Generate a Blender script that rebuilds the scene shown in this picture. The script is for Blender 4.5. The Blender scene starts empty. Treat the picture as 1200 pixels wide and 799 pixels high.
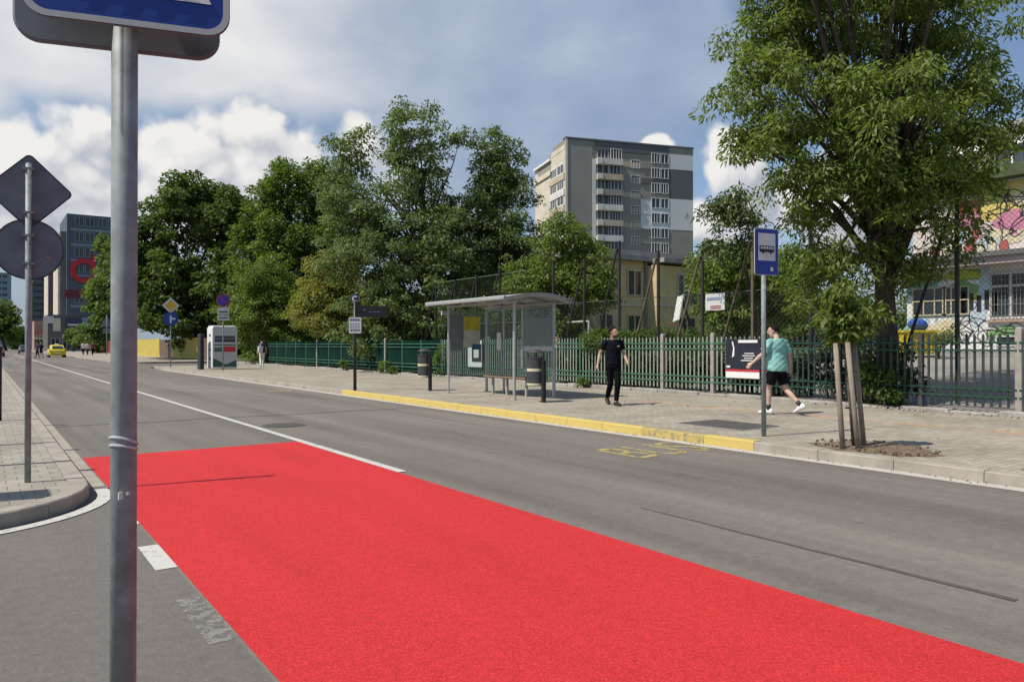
import bpy, bmesh, math, random
import numpy as np
from mathutils import Vector, Matrix
random.seed(7); RNG = np.random.default_rng(11)
R = math.radians
S = bpy.context.scene
C = S.collection

# ------------------------------------------------------------------ survey: camera station and levels
CAM_H, FPX, HOR, UC = 1.5, 880.0, 404.0, 600.0
YAW = R(35.2)
SN, CS = math.sin(YAW), math.cos(YAW)
PV = 0.12                                    # pavement level
def at(u, D, z=0.0):
    t = (u-UC)/FPX
    return Vector((D*(SN+t*CS), D*(CS-t*SN), z))
def G(u, v, z=0.0):
    return at(u, (CAM_H-z)*FPX/(v-HOR), z)
def onX(u, X, z=0.0):
    t = (u-UC)/FPX
    return at(u, X/(SN+t*CS), z)
def zof(v, D): return CAM_H-(v-HOR)/FPX*D
def depth(p): return p[0]*SN+p[1]*CS

# ------------------------------------------------------------------ mesh builder
def rootmat(o):
    while o.parent is not None: o = o.parent
    return Matrix.Translation(o.location) @ Matrix.Rotation(o.rotation_euler.z, 4, 'Z')
class MB:
    def __init__(s): s.v=[]; s.f=[]; s.m=[]
    def add(s, vs, fs, mi=0):
        b=len(s.v); s.v += [tuple(x) for x in vs]
        for f in fs: s.f.append([b+i for i in f]); s.m.append(mi)
        return s
    def box(s, c, d, rz=0.0, mi=0, M=None):
        x,y,z=[q/2 for q in d]
        vs=[Vector((sx*x,sy*y,sz*z)) for sx in(-1,1) for sy in(-1,1) for sz in(-1,1)]
        if rz:
            Q=Matrix.Rotation(rz,3,'Z'); vs=[Q@p for p in vs]
        if M is not None: vs=[M@p for p in vs]
        c=Vector(c); vs=[p+c for p in vs]
        return s.add(vs,[(0,1,3,2),(4,6,7,5),(0,4,5,1),(2,3,7,6),(0,2,6,4),(1,5,7,3)],mi)
    def bx(s, x0,x1,y0,y1,z0,z1, mi=0):
        return s.box(((x0+x1)/2,(y0+y1)/2,(z0+z1)/2),(abs(x1-x0),abs(y1-y0),abs(z1-z0)),0,mi)
    def path(s, pts, rad, n=8, mi=0, cap=True, sq=None):
        pts=[Vector(p) for p in pts]
        if not hasattr(rad,'__len__'): rad=[rad]*len(pts)
        rings=[]; prev=None
        for i,p in enumerate(pts):
            t=(pts[min(i+1,len(pts)-1)]-pts[max(i-1,0)]).normalized()
            if prev is None:
                a=t.orthogonal().normalized() if abs(t.z)<.95 else Vector((1,0,0))
                a=(a-t*a.dot(t)).normalized()
            else:
                a=(prev-t*prev.dot(t)).normalized()
            prev=a; b=t.cross(a)
            rings.append([p+(a*math.cos(2*math.pi*k/n)+b*math.sin(2*math.pi*k/n))*rad[i] for k in range(n)])
        return s.loft(rings,mi,cap)
    def loft(s, rings, mi=0, cap=True):
        n=len(rings[0]); vs=[p for r in rings for p in r]; fs=[]
        for i in range(len(rings)-1):
            for k in range(n):
                fs.append((i*n+k,i*n+(k+1)%n,(i+1)*n+(k+1)%n,(i+1)*n+k))
        if cap:
            fs.append(tuple(range(n-1,-1,-1))); fs.append(tuple((len(rings)-1)*n+k for k in range(n)))
        return s.add(vs,fs,mi)
    def ell(s, c, r, mi=0, n=12, m=8, M=None):
        c=Vector(c); rings=[]
        for i in range(m+1):
            a=-math.pi/2+math.pi*(i+.02 if i==0 else (i-.02 if i==m else i))/m
            rg=[Vector((math.cos(a)*math.cos(2*math.pi*k/n)*r[0],math.cos(a)*math.sin(2*math.pi*k/n)*r[1],math.sin(a)*r[2])) for k in range(n)]
            if M is not None: rg=[M@p for p in rg]
            rings.append([c+p for p in rg])
        return s.loft(rings,mi)
    def prism(s, poly, origin, ex, ey, th, mi=0):
        """poly: 2-D outline in the ex/ey plane, thickened along ex x ey from origin"""
        ex=Vector(ex); ey=Vector(ey); nz=ex.cross(ey).normalized(); o=Vector(origin)
        a=[o+ex*p[0]+ey*p[1] for p in poly]; b=[p+nz*th for p in a]; n=len(poly)
        fs=[tuple(range(n-1,-1,-1)),tuple(range(n,2*n))]+[(k,(k+1)%n,n+(k+1)%n,n+k) for k in range(n)]
        return s.add(a+b,fs,mi)
    def quad(s,a,b,c,d,mi=0): return s.add([a,b,c,d],[(0,1,2,3)],mi)
    def build(s, name, mats, parent=None, smooth=False, world=True, bevel=0, local=False, seg=1):
        if not isinstance(mats,(list,tuple)): mats=[mats]
        vs=s.v
        org=None
        if parent is not None:
            if world and not local:
                Mi=rootmat(parent).inverted(); vs=[tuple(Mi@Vector(p)) for p in vs]
        elif not local:
            A=np.array(vs); org=((A[:,0].min()+A[:,0].max())/2,(A[:,1].min()+A[:,1].max())/2,A[:,2].min())
            vs=[tuple(p) for p in (A-np.array(org))]
        me=bpy.data.meshes.new(name); me.from_pydata(vs,[],s.f)
        for m in mats: me.materials.append(m)
        if len(mats)>1: me.polygons.foreach_set('material_index',s.m)
        bm=bmesh.new(); bm.from_mesh(me)
        if bevel:
            bmesh.ops.remove_doubles(bm,verts=bm.verts,dist=1e-5)
        bmesh.ops.recalc_face_normals(bm,faces=bm.faces); bm.to_mesh(me); bm.free()
        if smooth: me.polygons.foreach_set('use_smooth',[True]*len(me.polygons))
        o=bpy.data.objects.new(name,me); C.objects.link(o)
        if org is not None: o.location=org
        if parent is not None: o.parent=parent
        if bevel:
            md=o.modifiers.new('b','BEVEL'); md.width=bevel; md.segments=seg; md.limit_method='ANGLE'
        return o

def tag(o,label=None,cat=None,group=None,kind=None):
    if label: o['label']=label
    if cat: o['category']=cat
    if group: o['group']=group
    if kind: o['kind']=kind
    return o
def thing(name,label,cat,loc=(0,0,0),rz=0.0,group=None):
    o=bpy.data.objects.new(name,None); C.objects.link(o); o.empty_display_size=.2
    o.location=loc; o.rotation_euler=(0,0,rz)
    return tag(o,label,cat,group)
def struct(name,mb,m,**k): return tag(mb.build(name,m,**k),kind='structure')
def copy_tree(o,loc=None,rz=None,label=None,group=None,parent=None):
    c=o.copy(); C.objects.link(c)
    if parent is not None: c.parent=parent
    if loc is not None: c.location=loc
    if rz is not None: c.rotation_euler=(0,0,rz)
    if label: c['label']=label
    if group: c['group']=group
    for ch in list(o.children): copy_tree(ch,parent=c)
    return c
def rrect(w,h,r,n=5):
    pts=[]
    for cx,cy,a0 in((w/2-r,h/2-r,0),(-w/2+r,h/2-r,90),(-w/2+r,-h/2+r,180),(w/2-r,-h/2+r,270)):
        for k in range(n+1):
            a=R(a0+90*k/n); pts.append((cx+r*math.cos(a),cy+r*math.sin(a)))
    return pts
def circ(r,n=24,cx=0,cy=0): return [(cx+r*math.cos(2*math.pi*k/n),cy+r*math.sin(2*math.pi*k/n)) for k in range(n)]
def text_into(mb,txt,size,origin,ex,ey,off=0.0,mi=0,align='CENTER'):
    """real lettering as a thin mesh"""
    cu=bpy.data.curves.new('t','FONT'); cu.body=txt; cu.size=size; cu.extrude=.001; cu.align_x=align; cu.align_y='CENTER'
    ob=bpy.data.objects.new('t',cu); C.objects.link(ob)
    dg=bpy.context.evaluated_depsgraph_get(); me=bpy.data.meshes.new_from_object(ob.evaluated_get(dg))
    ex=Vector(ex); ey=Vector(ey); nz=ex.cross(ey).normalized(); o=Vector(origin)
    mb.add([o+ex*v.co.x+ey*v.co.y+nz*(off+v.co.z) for v in me.vertices],[tuple(p.vertices) for p in me.polygons],mi)
    bpy.data.objects.remove(ob); bpy.data.meshes.remove(me); bpy.data.curves.remove(cu)

# ------------------------------------------------------------------ materials
def newmat(name):
    m=bpy.data.materials.new(name); m.use_nodes=True; nt=m.node_tree
    return m,nt,nt.nodes['Principled BSDF']
def N(nt,t,**k):
    n=nt.nodes.new(t)
    for a,b in k.items():
        if a in n.inputs: n.inputs[a].default_value=b
        else: setattr(n,a,b)
    return n
def L(nt,a,b): nt.links.new(a,b)
def pos(nt,world=True,scale=None):
    g=N(nt,'ShaderNodeNewGeometry').outputs['Position'] if world else N(nt,'ShaderNodeTexCoord').outputs['Object']
    if scale:
        mp=N(nt,'ShaderNodeMapping'); mp.inputs['Scale'].default_value=scale; L(nt,g,mp.inputs['Vector']); g=mp.outputs['Vector']
    return g
def noise(nt,vec,sc,det=4,rough=.55):
    n=N(nt,'ShaderNodeTexNoise'); n.inputs['Scale'].default_value=sc; n.inputs['Detail'].default_value=det; n.inputs['Roughness'].default_value=rough
    L(nt,vec,n.inputs['Vector']); return n.outputs['Fac']
def ramp(nt,fac,stops):
    r=N(nt,'ShaderNodeValToRGB'); e=r.color_ramp.elements
    while len(e)<len(stops): e.new(.5)
    for i,(p,c) in enumerate(stops):
        e[i].position=p; e[i].color=(c,c,c,1) if not hasattr(c,'__len__') else (*c,1)
    L(nt,fac,r.inputs['Fac']); return r.outputs['Color']
def mixc(nt,fac,a,b,blend='MIX'):
    x=N(nt,'ShaderNodeMix',data_type='RGBA',blend_type=blend)
    for i,q in ((0,fac),(6,a),(7,b)):
        if isinstance(q,(int,float)): x.inputs[i].default_value=q
        elif isinstance(q,tuple): x.inputs[i].default_value=(*q,1)
        else: L(nt,q,x.inputs[i])
    return x.outputs[2]
def math_(nt,op,a,b=None,c=None,clamp=False):
    x=N(nt,'ShaderNodeMath',operation=op); x.use_clamp=clamp
    for i,q in enumerate((a,b,c)):
        if q is None: continue
        if isinstance(q,(int,float)): x.inputs[i].default_value=q
        else: L(nt,q,x.inputs[i])
    return x.outputs[0]
def bump(nt,bs,h,st=.3,dist=.01):
    b=N(nt,'ShaderNodeBump'); b.inputs['Strength'].default_value=st; b.inputs['Distance'].default_value=dist
    L(nt,h,b.inputs['Height']); L(nt,b.outputs['Normal'],bs.inputs['Normal'])
def mat(name,rgb,rough=.6,metal=0.0,var=.18,sc=6.0,dirt=None,bmp=0.0,world=False,spec=None):
    """plain coloured material with cloudy wear"""
    m,nt,bs=newmat(name)
    p=pos(nt,world); n1=noise(nt,p,sc,6)
    lo=tuple(c*(1-var) for c in rgb); hi=tuple(min(1,c*(1+var*.7)) for c in rgb)
    c=ramp(nt,n1,[(.3,lo),(.7,hi)])
    if dirt:
        n2=noise(nt,p,sc*.37,8,.7); c=mixc(nt,ramp(nt,n2,[(.5,0.),(.72,.75)]),c,dirt)
    L(nt,c,bs.inputs['Base Color']); bs.inputs['Roughness'].default_value=rough; bs.inputs['Metallic'].default_value=metal
    if spec is not None: bs.inputs['Specular IOR Level'].default_value=spec
    if bmp: bump(nt,bs,noise(nt,p,sc*8,4),bmp,.01)
    return m
def leafmat(name,rgb,rgb2,trans=.35,rough=.5):
    m,nt,bs=newmat(name); out=nt.nodes['Material Output']
    g=N(nt,'ShaderNodeNewGeometry'); p=pos(nt,False)
    n=noise(nt,p,.9,3); r=math_(nt,'MULTIPLY_ADD',g.outputs['Random Per Island'],.55,math_(nt,'MULTIPLY',n,.5))
    c=ramp(nt,r,[(.2,tuple(x*.72 for x in rgb)),(.5,rgb),(.85,rgb2)])
    L(nt,c,bs.inputs['Base Color']); bs.inputs['Roughness'].default_value=rough; bs.inputs['Specular IOR Level'].default_value=.35
    t=N(nt,'ShaderNodeBsdfTranslucent'); L(nt,mixc(nt,1.0,c,(1.25,1.35,.55),'MULTIPLY'),t.inputs['Color'])
    mx=N(nt,'ShaderNodeMixShader'); mx.inputs[0].default_value=trans
    L(nt,bs.outputs[0],mx.inputs[1]); L(nt,t.outputs[0],mx.inputs[2]); L(nt,mx.outputs[0],out.inputs['Surface'])
    return m
def glassmat(name,tint=(.9,.95,.95),alpha=.12,rough=.02):
    """thin sheet glass: mostly see-through with a mirror coat"""
    m,nt,bs=newmat(name); out=nt.nodes['Material Output']
    tr=N(nt,'ShaderNodeBsdfTransparent'); tr.inputs['Color'].default_value=(*tint,1)
    gl=N(nt,'ShaderNodeBsdfGlossy'); gl.inputs['Roughness'].default_value=rough
    fr=N(nt,'ShaderNodeLayerWeight'); fr.inputs['Blend'].default_value=.5
    f=math_(nt,'MULTIPLY_ADD',math_(nt,'POWER',fr.outputs['Facing'],5.0),.6,.025)
    df=N(nt,'ShaderNodeBsdfDiffuse'); df.inputs['Color'].default_value=(.45,.5,.48,1)
    m1=N(nt,'ShaderNodeMixShader'); m1.inputs[0].default_value=alpha; L(nt,tr.outputs[0],m1.inputs[1]); L(nt,df.outputs[0],m1.inputs[2])
    m2=N(nt,'ShaderNodeMixShader'); L(nt,f,m2.inputs[0]); L(nt,m1.outputs[0],m2.inputs[1]); L(nt,gl.outputs[0],m2.inputs[2])
    L(nt,m2.outputs[0],out.inputs['Surface']); return m

def asphalt(name,base,seed=0.,streak=True):
    m,nt,bs=newmat(name); p=pos(nt)
    ps=pos(nt,True,(1.0,.035,1.0)); pb=pos(nt,True,(.35,.12,1.0))
    fine=noise(nt,p,60,5,.8); mid=noise(nt,p,9,5,.65); big=noise(nt,pb,.9,5,.6); st=noise(nt,ps,1.5,4,.55)
    v=math_(nt,'MULTIPLY_ADD',fine,1.3,.35)
    v=math_(nt,'MULTIPLY',v,math_(nt,'MULTIPLY_ADD',mid,.5,.75))
    v=math_(nt,'MULTIPLY',v,math_(nt,'MULTIPLY_ADD',big,1.0,.5))
    if streak: v=math_(nt,'MULTIPLY',v,math_(nt,'MULTIPLY_ADD',st,1.2,.4))
    hl=noise(nt,pos(nt,True,(1.,.5,1.)),26,3,.7); v=math_(nt,'MULTIPLY',v,math_(nt,'MULTIPLY_ADD',hl,.55,.725))
    # sparse hairline cracks
    vo=N(nt,'ShaderNodeTexVoronoi',feature='DISTANCE_TO_EDGE'); vo.inputs['Scale'].default_value=.33
    pw=N(nt,'ShaderNodeVectorMath',operation='ADD'); nz=N(nt,'ShaderNodeTexNoise'); nz.inputs['Scale'].default_value=1.6; L(nt,p,nz.inputs['Vector'])
    L(nt,p,pw.inputs[0]); L(nt,nz.outputs['Color'],pw.inputs[1]); L(nt,pw.outputs[0],vo.inputs['Vector'])
    ck=ramp(nt,vo.outputs['Distance'],[(.0,.0),(.006,1.)])
    ck=mixc(nt,ramp(nt,noise(nt,p,.21,2),[(.52,1.),(.62,0.)]),ck,(1.,1.,1.))
    c=mixc(nt,1.0,mixc(nt,1.0,tuple(base),v,'MULTIPLY'),mixc(nt,.35,(1.,1.,1.),ck),'MULTIPLY')
    # speckle of pale stones
    sp=ramp(nt,noise(nt,p,260,1,.5),[(.66,0.),(.72,.55)])
    c=mixc(nt,sp,c,(.26,.25,.24))
    # oil and tyre patches
    c=mixc(nt,ramp(nt,noise(nt,p,.55,6,.7),[(.60,0.),(.74,.35)]),c,(.045,.045,.045))
    L(nt,c,bs.inputs['Base Color']); bs.inputs['Roughness'].default_value=.85; bs.inputs['Specular IOR Level'].default_value=.3
    bump(nt,bs,fine,.5,.006); return m
def redmat():
    m,nt,bs=newmat('red_coating'); p=pos(nt)
    f=noise(nt,p,100,4,.85); f2=noise(nt,p,14,5,.6); b=noise(nt,pos(nt,True,(1.,.18,1.)),1.6,5)
    v=math_(nt,'MULTIPLY',math_(nt,'MULTIPLY_ADD',f,2.6,-.3),math_(nt,'MULTIPLY_ADD',f2,.35,.82))
    v=math_(nt,'MULTIPLY',v,math_(nt,'MULTIPLY_ADD',b,.42,.79))
    c=mixc(nt,1.0,(.52,.026,.029),v,'MULTIPLY')
    c=mixc(nt,ramp(nt,f,[(.55,0.),(.72,.6)]),c,(.80,.13,.125))
    L(nt,c,bs.inputs['Base Color']); bs.inputs['Roughness'].default_value=.8; bs.inputs['Specular IOR Level'].default_value=.25
    bump(nt,bs,f,.6,.008); return m
def paintmat(name,rgb,wear=.5,under=(.1,.1,.1),sc=9,thin=False):
    m,nt,bs=newmat(name); p=pos(nt)
    w=noise(nt,p,sc,8,.75); f=noise(nt,p,120,2)
    k=ramp(nt,math_(nt,'MULTIPLY_ADD',f,.25,math_(nt,'SUBTRACT',1.0,w)),[(1-wear,0.),(1.13-wear,1.)])
    c=mixc(nt,noise(nt,p,3,4),tuple(x*.8 for x in rgb),tuple(rgb))
    if not thin: c=mixc(nt,k,tuple(under),c)
    L(nt,c,bs.inputs['Base Color']); bs.inputs['Roughness'].default_value=.75
    if thin: L(nt,k,bs.inputs['Alpha'])
    return m
def paving(name,base,w,h,stripe=None,rot=0.):
    m,nt,bs=newmat(name); p=pos(nt)
    mp=N(nt,'ShaderNodeMapping'); mp.inputs['Rotation'].default_value=(0,0,rot); L(nt,p,mp.inputs['Vector'])
    br=N(nt,'ShaderNodeTexBrick'); L(nt,mp.outputs[0],br.inputs['Vector'])
    br.inputs['Scale'].default_value=1.0; br.inputs['Brick Width'].default_value=w; br.inputs['Row Height'].default_value=h
    br.inputs['Mortar Size'].default_value=.006; br.inputs['Mortar Smooth'].default_value=.3; br.inputs['Bias'].default_value=0.
    br.inputs['Color1'].default_value=(*[c*.86 for c in base],1); br.inputs['Color2'].default_value=(*[c*1.12 for c in base],1)
    br.inputs['Mortar'].default_value=(*[c*.52 for c in base],1)
    c=br.outputs['Color']
    if stripe:
        sx=N(nt,'ShaderNodeSeparateXYZ'); L(nt,p,sx.inputs[0])
        d=math_(nt,'ABSOLUTE',math_(nt,'SUBTRACT',sx.outputs[0],stripe[0]))
        k=math_(nt,'LESS_THAN',d,stripe[1])
        k=math_(nt,'MULTIPLY',k,ramp(nt,noise(nt,p,1.1,4),[(.36,.15),(.6,.85)]))
        c=mixc(nt,k,c,mixc(nt,1.0,c,(1.28,.88,.74),'MULTIPLY'))
    b=noise(nt,p,.7,7,.65); f=noise(nt,p,60,4,.7)
    c=mixc(nt,1.0,c,ramp(nt,b,[(.3,.72),(.7,1.12)]),'MULTIPLY')
    c=mixc(nt,1.0,c,ramp(nt,f,[(.2,.8),(.8,1.15)]),'MULTIPLY')
    c=mixc(nt,ramp(nt,noise(nt,p,2.3,8,.75),[(.58,0.),(.72,.45)]),c,(.12,.11,.10))
    L(nt,c,bs.inputs['Base Color']); bs.inputs['Roughness'].default_value=.88
    bump(nt,bs,math_(nt,'MULTIPLY_ADD',br.outputs['Fac'],-1.2,math_(nt,'MULTIPLY',f,.5)),.5,.006); return m
SKY_ST,SUN_ST,CLOUD_ST,EXPO=.095,3.9,.74,0.33
# ------------------------------------------------------------------ palette
A_ROAD=asphalt('asphalt',(.163,.146,.130)); A_SIDE=asphalt('asphalt_side',(.146,.133,.120),streak=False)
A_YARD=asphalt('asphalt_yard',(.24,.225,.205),streak=False)
RED=redmat()
WHITE_LINE=paintmat('white_road_paint',(.56,.55,.515),.575,(.15,.145,.14),thin=True)
WHITE_WORN=paintmat('worn_road_paint',(.235,.222,.205),.47,(.15,.145,.14),14,thin=True)
GUTTER=paintmat('gutter_concrete',(.50,.475,.43),.60,(.20,.19,.175),5)
YEL_WORN=paintmat('worn_yellow_paint',(.42,.35,.14),.49,(.19,.175,.16),7,thin=True)
SEAL=mat('bitumen_seam',(.088,.082,.078),.7,var=.3,sc=30,world=True)
PAVE=paving('grey_pavers',(.36,.325,.262),.2,.1,(13.2,.16))
PAVE_L=paving('grey_pavers_near',(.315,.288,.242),.2,.2)
KERB=mat('kerb_concrete',(.335,.302,.257),.9,var=.22,sc=3,dirt=(.20,.18,.155),bmp=.4,world=True)
KERB_Y=paintmat('yellow_kerb_paint',(.60,.455,.13),.575,(.27,.25,.22),6)
KERB_YW=paintmat('worn_yellow_kerb',(.52,.40,.13),.49,(.20,.17,.12),11)
CONC=mat('concrete',(.33,.31,.285),.9,var=.22,sc=4,dirt=(.17,.155,.135),bmp=.4)
SOIL=mat('soil',(.17,.125,.085),.95,var=.5,sc=14,bmp=.9,world=True)
GRASSY=mat('grassy_ground',(.07,.09,.03),.95,var=.5,sc=2,bmp=.8,world=True)
GALV=mat('galvanised_steel',(.255,.285,.29),.6,.1,.32,14,dirt=(.16,.17,.17),spec=.35)
GALV_B=mat('sign_back_grey',(.125,.150,.180),.6,.0,.25,5,dirt=(.16,.13,.12))
STEEL=mat('shelter_steel',(.42,.42,.41),.45,.3,.1,6)
ROOFG=mat('shelter_roof',(.36,.36,.35),.5,.2,.12,4)
BLUE=mat('sign_blue',(.008,.038,.25),.35,var=.06,sc=3)
BLUE_D=mat('bus_sign_blue',(.010,.030,.26),.4,var=.08,sc=3)
WHITE=mat('white_paint',(.76,.76,.74),.5,var=.07,sc=4)
WHITE_G=mat('sign_white_grey',(.55,.56,.56),.5,var=.07,sc=4)
BORDER=mat('sign_border',(.44,.45,.45),.4,var=.06,sc=5)
BLACK=mat('black_paint',(.014,.014,.015),.45,var=.3,sc=6)
DGREY=mat('dark_grey_plastic',(.045,.047,.05),.5,var=.2,sc=5)
BAND=mat('bin_band',(.62,.56,.38),.6,var=.15)
BENCHW=mat('bench_wood',(.23,.15,.10),.7,var=.25,sc=8)
GREEN=mat('fence_green',(.05,.15,.092),.7,var=.3,sc=5,dirt=(.16,.18,.14),spec=.25)
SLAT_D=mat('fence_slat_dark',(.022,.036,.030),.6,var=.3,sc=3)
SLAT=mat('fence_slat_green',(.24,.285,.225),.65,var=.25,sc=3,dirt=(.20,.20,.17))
GSHEET=mat('green_sheeting',(.004,.024,.018),.9,var=.35,sc=1.2,spec=.08)
FPOST=mat('fence_post_concrete',(.31,.29,.26),.9,var=.25,sc=5,dirt=(.15,.14,.12))
DARKPOST=mat('dark_steel_post',(.022,.022,.020),.6,var=.3,sc=5)
RUSTP=mat('weathered_brace',(.12,.10,.06),.8,var=.4,sc=4)
YFENCE=mat('yellow_boards',(.52,.42,.07),.7,var=.2,sc=3,dirt=(.34,.28,.06))
BROWNB=mat('brown_boards',(.13,.085,.06),.8,var=.3,sc=3)
REDF=mat('red_boards',(.22,.035,.03),.7,var=.2,sc=3)
BARK=mat('bark',(.075,.060,.046),.95,var=.45,sc=7,bmp=.9)
BARK_L=mat('grey_bark',(.13,.11,.09),.95,var=.4,sc=7,bmp=.8)
STAKE=mat('stake_wood',(.27,.225,.175),.9,var=.3,sc=6,bmp=.4)
REDP=mat('poster_red',(.50,.03,.04),.5,var=.1); NAVY=mat('poster_navy',(.02,.022,.035),.45,var=.2)
GLASS=glassmat('shelter_glass',(.80,.86,.84),.13)
WGLASS=mat('window_glass',(.035,.045,.055),.08,0,.3,1.5)
WGLASS_D=mat('window_glass_dim',(.05,.06,.075),.15,0,.4,.6)
YWALL=mat('yellow_render',(.60,.48,.25),.9,var=.12,sc=1.2,dirt=(.46,.38,.21))
CREAM=mat('cream_render',(.60,.54,.44),.9,var=.12,sc=.5,dirt=(.45,.40,.33))
APG=mat('grey_panel',(.27,.262,.24),.9,var=.08,sc=.3,dirt=(.27,.265,.25))
APB=mat('beige_panel',(.47,.40,.30),.9,var=.12,sc=.3)
APD=mat('dark_grey_insulation',(.115,.12,.13),.85,var=.05,sc=.3)
APL=mat('pale_grey_insulation',(.62,.63,.63),.85,var=.05,sc=.3)
APM=mat('mid_grey_panel',(.28,.262,.23),.9,var=.10,sc=.3)
BALC=mat('balcony_panel',(.62,.60,.56),.8,var=.12,sc=.5)
SKIN=mat('skin',(.46,.28,.20),.55,var=.1,sc=20); SKIN_L=mat('fair_skin',(.52,.345,.265),.55,var=.1,sc=20)
HAIR=mat('dark_hair',(.016,.012,.010),.85,var=.4,sc=40,spec=.12)
TEE_K=mat('black_cloth',(.007,.008,.013),.9,var=.4,sc=9,spec=.1); TROUS=mat('black_trousers',(.005,.005,.006),.9,var=.3,sc=9,spec=.1)
TEAL=mat('teal_cloth',(.22,.46,.42),.85,var=.12,sc=7); SHORTS=mat('black_shorts',(.009,.007,.010),.9,var=.3,sc=8,spec=.1)
SHOE_W=mat('white_shoe',(.78,.78,.77),.6,var=.06); SHOE_K=mat('black_shoe',(.012,.012,.013),.6,var=.2)
CLOTH_W=mat('white_cloth',(.66,.66,.64),.85,var=.1); CLOTH_N=mat('navy_cloth',(.02,.025,.06),.85,var=.2)
TAXI=mat('taxi_yellow',(.70,.56,.02),.3,var=.04,sc=1); CARG=mat('car_grey',(.06,.065,.075),.3,.3,.05,1); CARW=mat('car_white',(.7,.7,.69),.3,0,.04,1)
TYRE=mat('tyre',(.018,.018,.018),.85); RIM=mat('rim',(.4,.4,.41),.4,.6)
LAMPR=mat('tail_lamp',(.45,.02,.02),.25); LAMPW=mat('head_lamp',(.7,.7,.7),.2)

# ------------------------------------------------------------------ ground, road, pavements
gm=MB(); gm.quad((-900,-300,-.06),(900,-300,-.06),(900,1500,-.06),(-900,1500,-.06)); struct('ground',gm,GRASSY)
rd=MB(); rd.quad((1.07,-40,0),(8.9,-40,0),(8.9,330,0),(1.07,330,0)); struct('road',rd,A_ROAD)
sd=MB(); sd.quad((-60,-40,0),(1.07,-40,0),(1.07,9.6,0),(-60,9.6,0)); struct('side_road',sd,A_SIDE)
sd=MB(); sd.quad((8.9,54,.0),(60,54,0),(60,66,0),(8.9,66,0)); struct('side_road',sd,A_SIDE)
Z=.004
red=MB(); red.quad((1.085,-12,Z),(4.0,-12,Z),(4.0,11.45,Z),(1.085,11.40,Z)); struct('red_road_surface',red,RED)
wl=MB()
wl.quad((3.99,7.98,2*Z),(4.11,7.98,2*Z),(4.13,140,2*Z),(4.0,140,2*Z)); wl.quad((4.01,7.98,2*Z),(4.05,8.4,2*Z),(4.05,8.2,2*Z),(4.03,8,2*Z))
wl.f=wl.f[:1]; wl.m=wl.m[:1]; wl.v=wl.v[:4]
struct('centre_line_marking',wl,WHITE_LINE)
lm=MB(); lm.quad((8.68,-30,Z),(8.898,-30,Z),(8.898,49,Z),(8.68,49,Z)); struct('gutter',lm,GUTTER)
lm=MB(); lm.quad((.882,9.0,Z),(1.07,9.0,Z),(1.07,140,Z),(.882,140,Z)); struct('gutter',lm,KERB)
dm=MB()
for y0,y1 in((5.45,6.15),(6.95,7.62)): dm.quad((.945,y0,Z),(1.083,y0,Z),(1.083,y1,Z),(.945,y1,Z))
struct('edge_marking',dm,WHITE_LINE)
dm=MB()
for y0,y1 in((3.95,4.75),(2.45,3.3)): dm.quad((.93,y0,.0022),(1.083,y0,.0022),(1.083,y1,.0022),(.93,y1,.0022))
struct('worn_edge_marking',dm,WHITE_WORN)
sm=MB()
for i in range(14):
    y0=1.9+.22*i; j=lambda k: 4.96+.004*math.sin(k*1.9)+.003*math.sin(k*5.3); w0=.030-.0018*i; sm.quad((j(i)-w0,y0,Z),(j(i)+w0,y0,Z),(j(i+1)+w0-.0012,y0+.22,Z),(j(i+1)-w0+.0012,y0+.22,Z))
pts=[(1.1+i*.65,16.0+.05*math.sin(i*1.7)+.02*math.sin(i*5.1)) for i in range(12)]
for (x0,y0),(x1,y1) in zip(pts[:-1],pts[1:]): sm.quad((x0,y0-.035,Z),(x1,y1-.035,Z),(x1,y1+.035,Z),(x0,y0+.035,Z))
struct('bitumen_seam',sm,SEAL)
# painted BUS letters in the lay-by
bt=MB(); text_into(bt,'BUS',.92,(7.84,7.55,Z),(1,0,0),(0,1.55,0)); struct('yellow_bus_lettering',bt,YEL_WORN)
# zig-zag and parking marks further along
zz=MB(); zpts=[(8.45,26.),(7.6,31.),(8.4,36.),(7.5,41.),(8.4,46.)]
for (x0,y0),(x1,y1) in zip(zpts[:-1],zpts[1:]): zz.quad((x0-.06,y0,Z),(x0+.06,y0,Z),(x1+.06,y1,Z),(x1-.06,y1,Z))
struct('zigzag_marking',zz,WHITE_WORN)
zz=MB()
for y0 in(24.2,): zz.quad((7.5,y0,Z),(8.3,y0,Z),(8.3,y0+.35,Z),(7.5,y0+.35,Z))
struct('yellow_marking',zz,YEL_WORN)

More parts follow.
